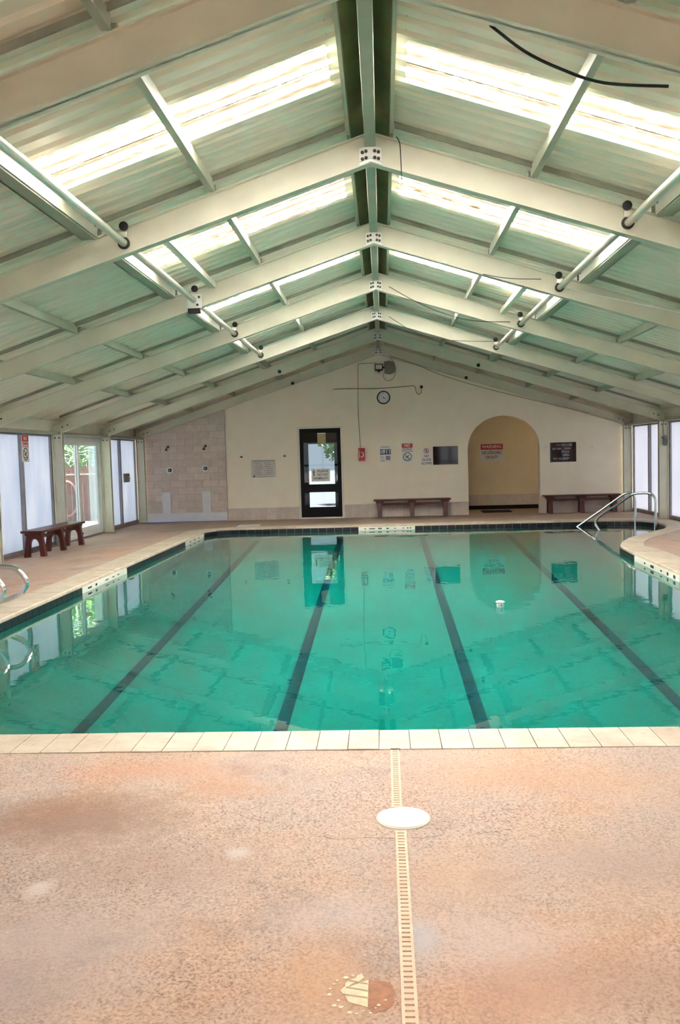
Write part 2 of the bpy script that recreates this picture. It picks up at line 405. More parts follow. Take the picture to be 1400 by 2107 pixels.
# pool outline (coping lip), clockwise from the near left corner seen from above
INNER = [(-3.25, 4.125), (-3.25, 15.9), (-3.10, 16.22), (-2.85, 16.38), (3.62, 16.38), (4.15, 16.36), (4.52, 16.26), (4.70, 16.10), (4.82, 15.80), (4.84, 15.5), (4.79, 15.05),
         (4.68, 14.63), (4.50, 14.25), (4.27, 13.95), (4.05, 13.62), (3.83, 13.33), (3.59, 12.95), (3.365, 12.45), (3.26, 12.12), (3.21, 11.9), (3.16, 11.2), (3.10, 9.2), (3.08, 4.125)]
def offset(poly, d):
    n = len(poly); out = []
    for i in range(n):
        p, a, b = Vector(poly[i]), Vector(poly[i - 1]), Vector(poly[(i + 1) % n])
        e1 = (p - a).normalized(); e2 = (b - p).normalized()
        n1 = Vector((-e1.y, e1.x)); n2 = Vector((-e2.y, e2.x)); m = (n1 + n2).normalized()
        out.append(tuple(p + m * d / max(.5, m.dot(n1))))
    return out
CW = .30
OUTER = offset(INNER, CW)
OUTER[0] = (-3.60, 3.842); OUTER[1] = (-3.60, 16.0); OUTER[-1] = (3.42, 3.842); OUTER[-2] = (3.50, 9.2); OUTER[-3] = (3.56, 11.2)
ZD = .10                                    # deck level at the pool, falling to 0 at the walls
zb = lambda y: -(.72 - .0517 * (y - 4.1))    # sloping pool bottom

# ------------------------------------------------------------------ floor
def build_floor():
    zf = lambda x, y: ZD
    pts = []
    def seg(a, b, n):
        for k in range(n): t = k / n; pts.append(tuple(a[j] + (b[j] - a[j]) * t for j in range(3)))
    xl, xr = -XW - .15, XW + .15
    seg((-3.6, -3.5, ZD), (xl, -3.5, 0), 1); seg((xl, -3.5, 0), (xl, 22.2, 0), 1); seg((xl, 22.2, 0), (xr, 22.2, 0), 1); seg((xr, 22.2, 0), (xr, -3.5, 0), 1)
    pts2 = [(-3.6, -3.5, ZD), (xl, -3.5, 0)] + [(xl, y, 0) for y in (0, 4, 8, 12, 16, 19.9, 22.2)] + [(x, 22.2, 0) for x in (-3.5, 0, 3.5)] + [(xr, 22.2, 0)] + [(xr, y, 0) for y in (19.9, 16, 12, 8, 4, 0, -3.5)] + [(3.42, -3.5, ZD)]
    ring = [(x, y, ZD) for x, y in OUTER]
    loop = pts2 + list(reversed(ring))          # up the right side, round the pool, back down the left
    tri = tessellate_polygon([[Vector((p[0], p[1], 0)) for p in loop]])
    mb = MB().add(loop, [tuple(t) for t in tri])
    mb.add([(-3.6, -3.5, ZD), (3.42, -3.5, ZD), (3.42, 3.842, ZD), (-3.6, 3.842, ZD)], [(0, 1, 2, 3)])
    return struct(obj('floor', mb, 'deck'))
floor = build_floor()

# ------------------------------------------------------------------ pool basin, tile band, coping, water
pool = sroot('pool_basin')
def build_pool():
    n = len(INNER); mb = MB()
    Q = [(x, y) for x, y in INNER]
    vs_ = [(x, y, .070) for x, y in Q] + [(x, y, zb(y)) for x, y in Q]
    fs = [(i, (i + 1) % n, n + (i + 1) % n, n + i) for i in range(n)]
    tri = tessellate_polygon([[Vector((p[0], p[1], 0)) for p in Q]])
    fs += [tuple(n + i for i in t) for t in tri]
    mb.add(vs_, fs); obj('basin_shell', mb, 'plaster', pool)
    # lane lines on the sloping bottom
    for x in (-2.29, -.765, .727, 2.29):
        m = MB(); w = .05
        m.hexa([(x - w, 4.3, zb(4.3) + .002), (x + w, 4.3, zb(4.3) + .002), (x + w, 15.95, zb(15.95) + .002), (x - w, 15.95, zb(15.95) + .002),
                (x - w, 4.3, zb(4.3) + .008), (x + w, 4.3, zb(4.3) + .008), (x + w, 15.95, zb(15.95) + .008), (x - w, 15.95, zb(15.95) + .008)])
        obj('lane_line', m, 'lane', pool)
    m = MB(); m.hexa([(-3.1, 4.6, zb(4.6) + .002), (-1.6, 4.6, zb(4.6) + .002), (-1.6, 4.7, zb(4.7) + .002), (-3.1, 4.7, zb(4.7) + .002),
                      (-3.1, 4.6, zb(4.6) + .007), (-1.6, 4.6, zb(4.6) + .007), (-1.6, 4.7, zb(4.7) + .007), (-3.1, 4.7, zb(4.7) + .007)])
build_pool()

# walk along the outline handing out pieces
def walk(poly, start, end, step):
    out = []
    for i in range(start, end):
        a, b = Vector(poly[i]), Vector(poly[(i + 1) % len(poly)]); L = (b - a).length; k = max(1, round(L / step))
        for j in range(k): out.append((a + (b - a) * (j / k), a + (b - a) * ((j + 1) / k), i, j, k))
    return out
MARK = [('far', -.40, .60), ('left', 9.3, 10.9), ('left', 14.3, 15.75), ('right', 9.2, 11.05)]
tile_me = shared('tile', MB().box(-.5, .5, -.006, .006, -.075, .0), 'tile_navy')
white_me = shared('marker_tile', MB().box(-.5, .5, -.006, .006, -.075, .0), 'tile_white')
def build_tiles():
    # every tile of the waterline band is its own piece with a grout gap
    for a, b, i, j, k in walk(INNER, 0, len(INNER) - 1, .15):
        c = (a + b) / 2; d = b - a; L = d.length
        nrm = Vector((d.y, -d.x)).normalized()                 # into the water
        wht = (abs(c.y - 16.38) < .02 and -.40 < c.x < .60) or (c.x < -3.2 and (9.3 < c.y < 10.9 or 14.3 < c.y < 15.75)) or (3.05 < c.x < 3.2 and 9.2 < c.y < 11.05 and i >= 19)
        me = white_me if wht else tile_me
        o = put('marker_tile' if wht else 'tile', me, pool, (c.x + nrm.x * .007, c.y + nrm.y * .007, .070 + .0), math.atan2(d.y, d.x), (L - (.001 if wht else .0035), 1, 1))
build_tiles()
def marks(axis, fixed, items):
    for s, w, h in items:
        m = MB()
        if axis == 'y': m.box(s - w / 2, s + w / 2, fixed - .003, fixed, .037 - h / 2, .037 + h / 2)
        else:
            m.box(min(fixed, fixed + (.003 if fixed < 0 else -.003)), max(fixed, fixed + (.003 if fixed < 0 else -.003)), s - w / 2, s + w / 2, .037 - h / 2, .037 + h / 2)
        obj('marker_print', m, 'print_black', pool)
marks('y', 16.367, [(-.32, .03, .015), (-.19, .11, .014), (-.06, .025, .028), (-.025, .025, .028), (.10, .045, .02), (.24, .035, .012), (.39, .03, .014), (.475, .025, .02), (.53, .03, .018)])
marks('x', -3.236, [(9.5, .12, .018), (9.72, .05, .026), (10.1, .10, .012), (10.35, .06, .012), (10.55, .06, .012), (14.6, .10, .014), (14.95, .08, .02), (15.3, .1, .014)])
for y, w, h in [(10.55, .05, .02), (10.27, .055, .032), (10.20, .055, .032), (9.87, .05, .02), (9.62, .05, .034), (9.38, .06, .036)]:
    x = 3.10 + (y - 9.2) * .03 - .0145
    obj('marker_print', MB().box(x - .003, x, y - w / 2, y + w / 2, .037 - h / 2, .037 + h / 2), 'print_black', pool)

def build_coping():
    root = sroot('pool_coping')
    n = len(INNER); zt, z0 = ZD + .004, .0705
    bed = MB()                                              # mortar bed under the stones
    for i in range(n):
        j = (i + 1) % n
        bed.add([(*INNER[i], .0690), (*INNER[j], .0690), (*OUTER[j], .0690), (*OUTER[i], .0690)], [(0, 1, 2, 3)])
        bed.add([(*OUTER[i], .0690), (*OUTER[j], .0690), (*OUTER[j], ZD), (*OUTER[i], ZD)], [(0, 1, 2, 3)])
    obj('mortar_bed', bed, 'mortar', root)
    def stone(a0, a1, b1, b0, dz):
        g = .0017
        u = (a1 - a0).normalized() * g; w = (b1 - b0).normalized() * g
        P = [a0 + u, a1 - u, b1 - w, b0 + w]
        # inner lip bullnose: top edge pulled back a little
        q = [p.copy() for p in P]; e0 = (P[3] - P[0]).normalized() * .012; e1 = (P[2] - P[1]).normalized() * .012
        z1 = zt + dz
        vs_ = [(p.x, p.y, z0) for p in P] + [(p.x, p.y, z1 - .010) for p in P[:2]] + [(q[0].x + e0.x, q[0].y + e0.y, z1), (q[1].x + e1.x, q[1].y + e1.y, z1), (P[2].x, P[2].y, z1), (P[3].x, P[3].y, z1)]
        fs = [(0, 3, 2, 1), (0, 1, 5, 4), (4, 5, 7, 6), (6, 7, 8, 9), (1, 2, 8, 7, 5), (2, 3, 9, 8), (3, 0, 4, 6, 9)]
        return MB().add(vs_, fs)
    for i in range(n):
        a, b = Vector(INNER[i]), Vector(INNER[(i + 1) % n]); c, d = Vector(OUTER[i]), Vector(OUTER[(i + 1) % n])
        L = (b - a).length
        if i == n - 1:                                       # near edge: the big stones in front of the camera
            xs = [3.08 - .1405 * k for k in range(46)]; xs[-1] = -3.25
            off = .0
            for k in range(45):
                x0, x1 = xs[k], xs[k + 1]
                y1 = 3.842
                obj('coping_stone', stone(Vector((x0, 4.125)), Vector((x1, 4.125)), Vector((x1, y1)), Vector((x0, y1)), random.uniform(-.001, .0015)), 'coping', root)
            for p in [((3.08, 4.125), (3.42, 4.125), (3.42, 3.842), (3.08, 3.842)), ((-3.60, 4.125), (-3.25, 4.125), (-3.25, 3.842), (-3.60, 3.842))]:
                obj('coping_stone', MB().prism(p, 'z', z0, zt), 'coping', root)
            continue
        k = max(1, round(L / .285))
        cc, dd = c, d
        if i == 0: cc = Vector((c.x, 4.125))
        if i == n - 2: dd = Vector((d.x, 4.125))
        for j in range(k):
            t0, t1 = j / k, (j + 1) / k
            obj('coping_stone', stone(a.lerp(b, t0), a.lerp(b, t1), cc.lerp(dd, t1), cc.lerp(dd, t0), random.uniform(-.001, .0015)), 'coping', root)
build_coping()

water = obj('pool_water', MB().add([(x, y, 0.004) for x, y in INNER], [tuple(t) for t in tessellate_polygon([[Vector((x, y, 0)) for x, y in INNER]])]), 'water')
water['kind'] = 'stuff'; tag(water, 'still green water filling the long indoor swimming pool', 'water')

# ------------------------------------------------------------------ back wall (gable with door and arch), side walls, rear wall
wall = sroot('wall_back', (0, YW, 0))
DX0, DX1, DZ = -1.86, -.88, 2.06
AX0, AX1, AZS, AZT = 1.96, 3.565, 1.50, 2.215
def arch_z(x):
    c = (AX0 + AX1) / 2; h = (AX1 - AX0) / 2; u = max(-1, min(1, (x - c) / h)); return AZS + (AZT - AZS) * math.sqrt(max(0, 1 - u * u))
def build_back_wall():
    # cream render, built in upright strips so that the door and the arch are real openings
    narch = 28
    ax = [(AX0 + AX1) / 2 - (AX1 - AX0) / 2 * math.cos(math.pi * k / narch) for k in range(narch + 1)]
    xs = sorted(set([-5.75, -3.53, DX0, DX1, 0.0, 5.75] + ax)); y0, y1 = YW, YW + .24
    mb = MB()
    for a, b in zip(xs, xs[1:]):
        m = (a + b) / 2
        lo_a = lo_b = 0.0
        if DX0 < m < DX1: lo_a = lo_b = DZ
        if AX0 < m < AX1: lo_a, lo_b = arch_z(a), arch_z(b)
        ta, tb = roof_z(a) + .0, roof_z(b) + .0
        mb.add([(a, y0, lo_a), (b, y0, lo_b), (b, y0, tb), (a, y0, ta), (a, y1, lo_a), (b, y1, lo_b), (b, y1, tb), (a, y1, ta)],
               [(0, 1, 2, 3), (4, 7, 6, 5), (0, 4, 5, 1)])
    for x, z in ((DX0, DZ), (DX1, DZ), (AX0, AZS), (AX1, AZS)):
        mb.add([(x, y0, 0), (x, y1, 0), (x, y1, z), (x, y0, z)], [(0, 1, 2, 3)])
    mb.prism([(-.5, 3.80), (.5, 3.80), (.5, 3.845), (.22, 3.935), (0, 4.075), (-.22, 3.935), (-.5, 3.845)], 'y', y0 + .002, y1)
    obj('render_coat', mb, 'wall', wall)
    # split-face block course along the foot of the wall
    for x0, x1, h in ((-3.53, DX0 - .03, .275), (DX1 + .03, AX0, .30), (AX1, 5.40, .385)):
        k = round((x1 - x0) / .19); w = (x1 - x0) / k
        for j in range(k):
            d = random.uniform(.010, .022)
            obj('split_block', MB().box(x0 + j * w + .003, x0 + (j + 1) * w - .003, YW - d, YW, 0, h), 'split_block', wall, bevel=.004)
        obj('wall_ledge', MB().box(x0, x1, YW - .028, YW, h, h + .018), 'wall', wall)
    # bare block bay at the left, standing proud of the render
    xl, xr = -5.40, -3.53; ch, bl = .158, .375
    obj('mortar_bed', MB().prism([(xl, 0), (xr, 0), (xr, bot_z(xr) + .1), (xl, bot_z(xl) + .1)], 'y', YW - .030, YW), 'mortar', wall)
    r = 0; z = 0.0
    while z < 2.55:
        x = xl - (bl / 2 if r % 2 else 0)
        while x < xr:
            a, b = max(x, xl) + .0035, min(x + bl, xr) - .0035
            z0, z1 = z + .0035, z + ch - .0035
            la, lb = bot_z(a) + .08, bot_z(b) + .08
            if b - a > .03 and z0 < lb - .02:
                d = .036 + random.uniform(-.002, .004)
                poly = [(a, z0), (b, z0), (b, min(z1, lb))]
                if lb < z1 or la < z1:
                    poly = [(a, z0), (b, z0), (b, min(z1, lb)), (a, max(z0 + .004, min(z1, la)))]
                else: poly.append((a, z1))
                obj('block', MB().prism(poly, 'y', YW - d, YW - .029), 'block', wall)
            x += bl
        z += ch; r += 1
build_back_wall()
# corridor seen through the arch
def build_corridor():
    root = sroot('wall_corridor', (2.76, YW + .24, 0)); y0, y1 = YW + .24, 21.75
    obj('render_coat', MB().box(.9, 4.9, y1, y1 + .1, 0, 2.6), 'alcove', root)
    obj('render_coat', MB().box(.8, .9, y0, y1, 0, 2.6), 'alcove', root); obj('render_coat', MB().box(4.9, 5.0, y0, y1, 0, 2.6), 'alcove', root)
    obj('render_coat', MB().box(.8, 5.0, y0, y1 + .1, 2.6, 2.7), 'alcove', root)
    x = .9
    while x < 4.85:
        obj('split_block', MB().box(x + .003, x + .37, y1 - random.uniform(.012, .02), y1, .10, .36), 'split_block', root, bevel=.004); x += .375
    obj('dark_gap_strip', MB().box(.9, 4.9, y1 - .03, y1, 0, .095), 'mat', root)  # black strip standing for the dark gap below the wall blocks
build_corridor()
def build_side_walls():
    # above-window fascia, outside return and sill kerb on both sides, all the way behind the camera
    for side, nm in ((-1, 'wall_left'), (1, 'wall_right')):
        root = sroot(nm, (side * XW, 8, 0)); X = lambda a: side * a
        def bx(a, b, y0, y1, z0, z1): return MB().box(min(X(a), X(b)), max(X(a), X(b)), y0, y1, z0, z1)
        obj('eave_beam', bx(5.40, 5.72, -3.42, YW, 1.905, 1.95), 'frame_grey', root)
        obj('fascia', bx(5.60, 5.72, -3.42, YW, 1.95, 2.16), 'frame_paint', root)
        obj('kerb', bx(5.55, 5.72, -3.42, YW, -.02, .035), 'sill', root)
build_side_walls()
def build_rear():
    root = sroot('wall_rear', (0, -3.46, 0)); y0, y1 = -3.56, -3.42
    for x0, x1 in ((-5.75, -4.6), (-1.2, 1.2), (4.6, 5.75)):
        obj('render_coat', MB().box(x0, x1, y0, y1, 0, 2.1), 'wall_rear', root)
    obj('render_coat', MB().prism([(-5.75, 2.1), (5.75, 2.1), (0, roof_z(0))], 'y', y0, y1), 'wall_rear', root)
    for x0, x1 in ((-4.6, -1.2), (1.2, 4.6)):
        obj('pane', MB().box(x0, x1, -3.50, -3.49, .02, 2.1), 'glass_rear_added', root)  # unseen clear glazing, added to bring daylight in from behind the camera
build_rear()
def added_rear_frames():
    root = sroot('added_rear_doors', (0, -3.46, 0))                  # unseen dark door frames, added to shape the reflections in the glossy signs
    for x0, x1 in ((1.2, 1.32), (2.0, 2.86), (3.28, 3.40), (4.48, 4.6), (-1.32, -1.2), (-2.98, -2.86), (-4.6, -4.48)):
        obj('added_frame_member', MB().box(x0, x1, -3.48, -3.43, 0, 2.1), 'door_black', root)
    for x0, x1 in ((1.32, 2.0), (2.86, 3.28), (3.40, 4.48), (-2.86, -1.32), (-4.48, -2.98)):
        obj('added_frame_member', MB().box(x0, x1, -3.48, -3.43, .0, .14), 'door_black', root); obj('added_frame_member', MB().box(x0, x1, -3.48, -3.43, .93, 1.03), 'door_black', root)
added_rear_frames()

# ------------------------------------------------------------------ ceiling: sheets, skylights, purlins, ridge
ceil = sroot('ceiling', (0, 8, 3.98))
def sheet(side, x0, x1, y0, y1, mat, nm, dz=0.0):
    pitch = .1645; prof = []
    # trapezoidal ribs running down the slope
    k0 = math.floor(y0 / pitch); y = k0 * pitch
    marks_ = []
    while y < y1 + pitch:
        for f, h in ((0, 0), (.52, 0), (.64, .022), (.86, .022)): marks_.append((y + f * pitch, h))
        y += pitch
    def h_at(yy):
        for (a, ha), (b, hb) in zip(marks_, marks_[1:]):
            if a <= yy <= b: return ha + (hb - ha) * ((yy - a) / max(1e-9, b - a))
        return 0
    prof = [(y0, h_at(y0))] + [(a, h) for a, h in marks_ if y0 + 1e-6 < a < y1 - 1e-6] + [(y1, h_at(y1))]
    vs_ = []; fs = []
    for yy, h in prof:
        vs_.append((side * x0, yy, roof_z(x0) + h + dz)); vs_.append((side * x1, yy, roof_z(x1) + h + dz))
    for i in range(len(prof) - 1): fs.append((2 * i, 2 * i + 1, 2 * i + 3, 2 * i + 2))
    return obj(nm, MB().add(vs_, fs), mat, ceil)
for b in range(len(BAYS) - 1):
    y0, y1 = BAYS[b], BAYS[b + 1]
    for side in (-1, 1):
        if b == 0 or 3 <= b < 7:  # rearmost bay's skylights are unseen, added to light the nearest roof frame
            s0, s1 = y0 + 1.13, y0 + 1.71; sm = (s0 + s1) / 2
            sheet(side, .17, 5.80, y0, s0, 'sheet', 'roof_sheet'); sheet(side, .17, 5.80, s1, y1, 'sheet', 'roof_sheet')
            sheet(side, 2.17, 5.80, s0, s1, 'sheet', 'roof_sheet')
            sheet(side, .17, .25, s0, s1, 'sheet', 'roof_sheet')
            sheet(side, .25, 2.17, s0, sm - .006, 'skylight', 'skylight_sheet'); sheet(side, .25, 2.17, sm + .006, s1, 'skylight', 'skylight_sheet')
            obj('sheet_lap', MB().hexa([(side * .25, sm - .008, roof_z(.25) - .004), (side * 2.17, sm - .008, roof_z(2.17) - .004), (side * 2.17, sm + .008, roof_z(2.17) - .004), (side * .25, sm + .008, roof_z(.25) - .004),
                                        (side * .25, sm - .008, roof_z(.25) + .02), (side * 2.17, sm - .008, roof_z(2.17) + .02), (side * 2.17, sm + .008, roof_z(2.17) + .02), (side * .25, sm + .008, roof_z(.25) + .02)]), 'wire_tan', ceil)
        else:
            ym = (y0 + y1) / 2
            sheet(side, .17, 5.80, y0, ym, 'sheet', 'roof_sheet'); sheet(side, .17, 5.80, ym, y1, 'sheet', 'roof_sheet')
    # ridge cap and its dark lining
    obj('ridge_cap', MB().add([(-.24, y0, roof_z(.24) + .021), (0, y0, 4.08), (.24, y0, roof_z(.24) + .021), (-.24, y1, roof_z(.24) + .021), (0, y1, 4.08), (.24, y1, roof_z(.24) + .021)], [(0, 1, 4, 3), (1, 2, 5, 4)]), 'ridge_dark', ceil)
    if b < 2: continue
    a0, a1 = y0 + .05, y1 - .05
    if b == 8: a1 = T[6] - .05
    obj('ridge_beam', MB().box(-.042, .042, a0, a1, 3.765, 3.90), 'purlin', ceil, bevel=.006)
    for side in (-1, 1):
        obj('ridge_trim', MB().box(side * .165 - .013, side * .165 + .013, a0, a1, 3.86, 3.96), 'purlin', ceil)
        for x, w in ((1.24, .026), (3.26, .026), (4.22, .026)):
            z = roof_z(x) - .012
            obj('purlin', MB().box(side * x - w, side * x + w, a0, a1, z - .088, z), 'purlin', ceil, bevel=.005)
        z = roof_z(2.16) - .012
        m = MB().box(side * 2.16 - .012, side * 2.16 + .012, a0, a1, z - .10, z).box(min(side * 2.16, side * 2.27), max(side * 2.16, side * 2.27), a0, a1, z - .112, z - .10)
        m.box(min(side * 2.26, side * 2.275), max(side * 2.26, side * 2.275), a0, a1, z - .112, z - .075)
        obj('channel_purlin', m, 'purlin', ceil)
        # thin flashing strip above each frame's top flange, greyed for the dark gap there
        xs_, xe = .19, 5.38
        yf = y1 - .055
        if b < 8:
            obj('eave_strip', MB().hexa([(side * xs_, yf - .06, roof_z(xs_) - .045), (side * xe, yf - .06, roof_z(xe) - .045), (side * xe, yf - .045, roof_z(xe) - .045), (side * xs_, yf - .045, roof_z(xs_) - .045),
                                     (side * xs_, yf - .06, roof_z(xs_) - .005), (side * xe, yf - .06, roof_z(xe) - .005), (side * xe, yf - .045, roof_z(xe) - .005), (side * xs_, yf - .045, roof_z(xs_) - .005)]), 'frame_grey', ceil)
# spare short channels hung below the purlins
for x, k in ((-1.74, 1), (1.70, 2)):
    z = roof_z(x) - .10
    obj('hung_channel', MB().box(x - .035, x + .035, T[k] + .06, T[k + 1] - .06, z - .07, z - .06).box(x - .035, x - .027, T[k] + .06, T[k + 1] - .06, z - .06, z - .01).box(x + .027, x + .035, T[k] + .06, T[k + 1] - .06, z - .06, z - .01), 'frame_paint', ceil)

# ------------------------------------------------------------------ steel roof frames
bolt_me = shared('bolt', MB().lathe((0, 0, 0), 'y', [(.013, .0), (.013, -.010), (.009, -.016)], 8), 'dark_bolt')
ORD = ['nearest the camera, cut by the top of the photo', 'second from the camera, with a hanging black wire', 'third from the camera, bracket on its left', 'fourth from the camera', 'fifth from the camera, carrying the ends of the long pipes',
       'second from the back wall', 'flush against the back wall']
for k, y in enumerate(T):
    fr = thing('roof_frame', 'cream steel gable roof frame ' + ORD[k], 'roof frame', (0, y, 0), 'steel roof frames')
    for side in (-1, 1):
        x1 = 5.52
        def slab(y0, y1, zt0, zt1, zb0, zb1, xa=0.0, xb=x1):
            return [(side * xa, y0, zb0), (side * xb, y0, zb1), (side * xb, y1, zb1), (side * xa, y1, zb0), (side * xa, y0, zt0), (side * xb, y0, zt1), (side * xb, y1, zt1), (side * xa, y1, zt0)]
        m = MB().hexa(slab(y - .012, y + .012, top_z(0), top_z(x1), bot_z(0), bot_z(x1)))
        m.hexa(slab(y - .045, y + .045, top_z(0), top_z(x1), top_z(0) - .012, top_z(x1) - .012))
        m.hexa(slab(y - .045, y + .045, bot_z(0) + .012, bot_z(x1) + .012, bot_z(0), bot_z(x1)))
        obj('rafter', m, 'frame_paint', fr)
        # post: I-section, web towards the camera
        a, b = (5.38, 5.56)
        lo, hi = min(side * a, side * b), max(side * a, side * b)
        m = MB().box(lo, hi, y - .012, y + .012, 0, 1.99).box(lo, lo + .014, y - .05, y + .05, 0, 1.985).box(hi - .014, hi, y - .05, y + .05, 0, 1.985)
        obj('post', m, 'frame_paint', fr)
        obj('base_plate', MB().box(lo - .02, hi + .02, y - .07, y + .07, 0, .012), 'sill', fr)
        hp = obj('haunch_plate', MB().prism([(side * 5.40, 1.80), (side * 5.54, 1.80), (side * 5.54, 2.06), (side * 5.20, 2.12), (side * 5.20, 2.02), (side * 5.40, 1.95)], 'y', y - .022, y - .012), 'frame_paint', fr)
        for bx_, bz_ in ((5.435, 1.85), (5.505, 1.85), (5.435, 1.92), (5.505, 1.92), (5.37, 2.03), (5.28, 2.06)):
            put('bolt', bolt_me, hp, (side * bx_, y - .022, bz_))
        # roller / grommet where the pipes meet the web
        if k >= 1:
            zz = 3.245 if k < 5 else (3.09 if k == 5 else 3.065)
            obj('cable_roller', MB().lathe((side * 1.935, y - .045, zz), 'y', [(.032, .0), (.036, -.008), (.036, -.022), (.018, -.026), (.016, -.020)], 16), 'black', fr)
        if 1 <= k <= 4:
            obj('pipe_grommet', MB().lathe((side * 1.95, y - .012, 3.125), 'y', [(.048, .0), (.048, -.016), (.034, -.018)], 18), 'black', fr)
            obj('pipe_bracket', MB().box(side * 1.95 - .03, side * 1.95 + .03, y - .040, y - .012, 3.165, 3.215), 'dull_steel', fr, bevel=.006)
    yp = y - .014
    rp = obj('ridge_plate', MB().prism([(-.085, 3.665), (0, 3.69), (.085, 3.665), (.085, 3.765), (0, 3.79), (-.085, 3.765)], 'y', yp - .008, yp), 'white', fr)
    obj('ridge_hanger', MB().prism([(-.085, 3.625), (0, 3.655), (.085, 3.625), (.085, 3.645), (0, 3.675), (-.085, 3.645)], 'y', y - .06, y + .05), 'white', fr)
    for bx_ in (-.062, -.033, .033, .062):
        for bz_ in (3.685, 3.735): put('bolt', bolt_me, rp, (bx_, yp - .008, bz_ + (.062 - abs(bx_)) * .3))
    if k == 2:
        br = MB().box(-2.02, -1.86, y - .06, y - .050, 3.04, 3.19).box(-2.02, -1.86, y - .05, y - .012, 3.12, 3.16)
        cb = obj('clamp_bracket', br, 'white', fr, bevel=.006)
        for dx, dz in ((-.05, .05), (.05, .04), (.03, -.04)): put('bolt', bolt_me, cb, (-1.94 + dx, y - .06, 3.115 + dz))
        obj('clamp_pad', MB().box(-2.02, -1.88, y - .058, y - .014, 2.985, 3.04), 'black', fr, bevel=.008)

# long pipes carried through the frames
for side, nm in ((-1, 'left'), (1, 'right')):
    p = obj('overhead_pipe', MB().tube([(side * 1.95, -1.0, 3.125), (side * 1.95, 6.0, 3.125), (side * 1.95, T[4] - .012, 3.125)], .031, 14), 'dull_steel', None, (side * 1.95, 6.0, 3.125), 0)
    tag(p, 'long pale pipe running under the %s roof slope through the frames' % nm, 'pipe')

# ------------------------------------------------------------------ side windows
def window(nm, side, y0, y1, film, mull=True, frame='win_frame', detail=True):
    root = sroot(nm, (side * XW, (y0 + y1) / 2, 0)); z0, z1 = .035, 1.905
    X0, X1 = (XW - .03, XW + .03)
    def bx(a, b, ya, yb, za, zb_): return MB().box(min(side * a, side * b), max(side * a, side * b), ya, yb, za, zb_)
    w = .07
    obj('sill_rail', bx(X0 - .01, X1, y0, y1, z0, z0 + .05), 'sill', root); obj('head_rail', bx(X0, X1, y0, y1, z1 - .03, z1), frame, root)
    obj('jamb', bx(X0, X1, y0, y0 + w, z0 + .05, z1 - .03), frame, root); obj('jamb', bx(X0, X1, y1 - w, y1, z0 + .05, z1 - .03), frame, root)
    ym = (y0 + y1) / 2
    obj('mullion', bx(X0 - .02, X1, ym - .033, ym + .033, z0 + .05, z1 - .03), frame, root)
    obj('pane', bx(XW + .004, XW + .010, y0 + w, ym - .033, z0 + .05, z1 - .03), film, root); obj('pane', bx(XW + .004, XW + .010, ym + .033, y1 - w, z0 + .05, z1 - .03), film, root)
    return root
E_ = T
yy = [-3.42, -.83, 1.756] + T[:6] + [YW - .02]
n_ = 0
for b in range(9):
    a, c = yy[b] + (.001 if b else 0), yy[b + 1] - .001
    if b == 8: c = YW - .16
    if b == 7:                                                       # left: sliding door, right: window
        pass
    else:
        n_ += 1; window('window_%d' % n_, -1, a, c, 'film_left')
    n_ += 1; window('window_%d' % n_, 1, a, c, 'film_right')
def sliding_door():
    root = sroot('door_2', (-XW, (T[4] + T[5]) / 2, 0)); y0, y1 = T[4] + .001, T[5] - .001
    x0, x1 = -XW - .03, -XW + .03
    def b(nm, ya, yb, za, zb_, m, xa=x0, xb=x1): return obj(nm, MB().box(xa, xb, ya, yb, za, zb_), m, root)
    b('frame', y0, y1, 1.80, 1.905, 'white_frame'); b('frame', y0, y0 + .06, .035, 1.80, 'white_frame'); b('frame', y1 - .07, y1, .035, 1.80, 'white_frame'); b('track', y0, y1, .035, .09, 'white_frame')
    ym = (y0 + y1) / 2
    for ya, yb, dx in ((y0 + .06, ym + .05, .0), (ym - .05, y1 - .07, -.035)):
        xa, xb = -XW + dx - .012, -XW + dx + .016
        s = obj('sash', MB().box(xa, xb, ya, ya + .09, .09, 1.80).box(xa, xb, yb - .09, yb, .09, 1.80).box(xa, xb, ya + .09, yb - .09, .09, .20).box(xa, xb, ya + .09, yb - .09, 1.74, 1.80), 'white_frame', root)
        obj('pane', MB().box(-XW + dx - .002, -XW + dx + .003, ya + .09, yb - .09, .20, 1.74), 'glass', s)
    obj('hazy_strip', MB().box(-XW - .075, -XW - .070, y1 - .50, y1 - .09, .09, 1.80), 'glass_hazy', root)
    obj('latch', MB().box(-XW + .016, -XW + .05, ym - .02, ym + .02, .09, .12), 'black', root)
sliding_door()
lk = thing('lock_box', 'small grey lock box on the mullion of the last left window', 'lock', (-XW + .05, 18.80, .98))
obj('case', MB().box(-XW + .05, -XW + .10, 18.66, 18.99, .97, 1.16), 'grey_box', lk, bevel=.01); obj('lever', MB().tube([(-XW + .10, 18.80, 1.08), (-XW + .14, 18.80, 1.08), (-XW + .14, 18.90, 1.05)], .009, 8), 'dull_steel', lk)

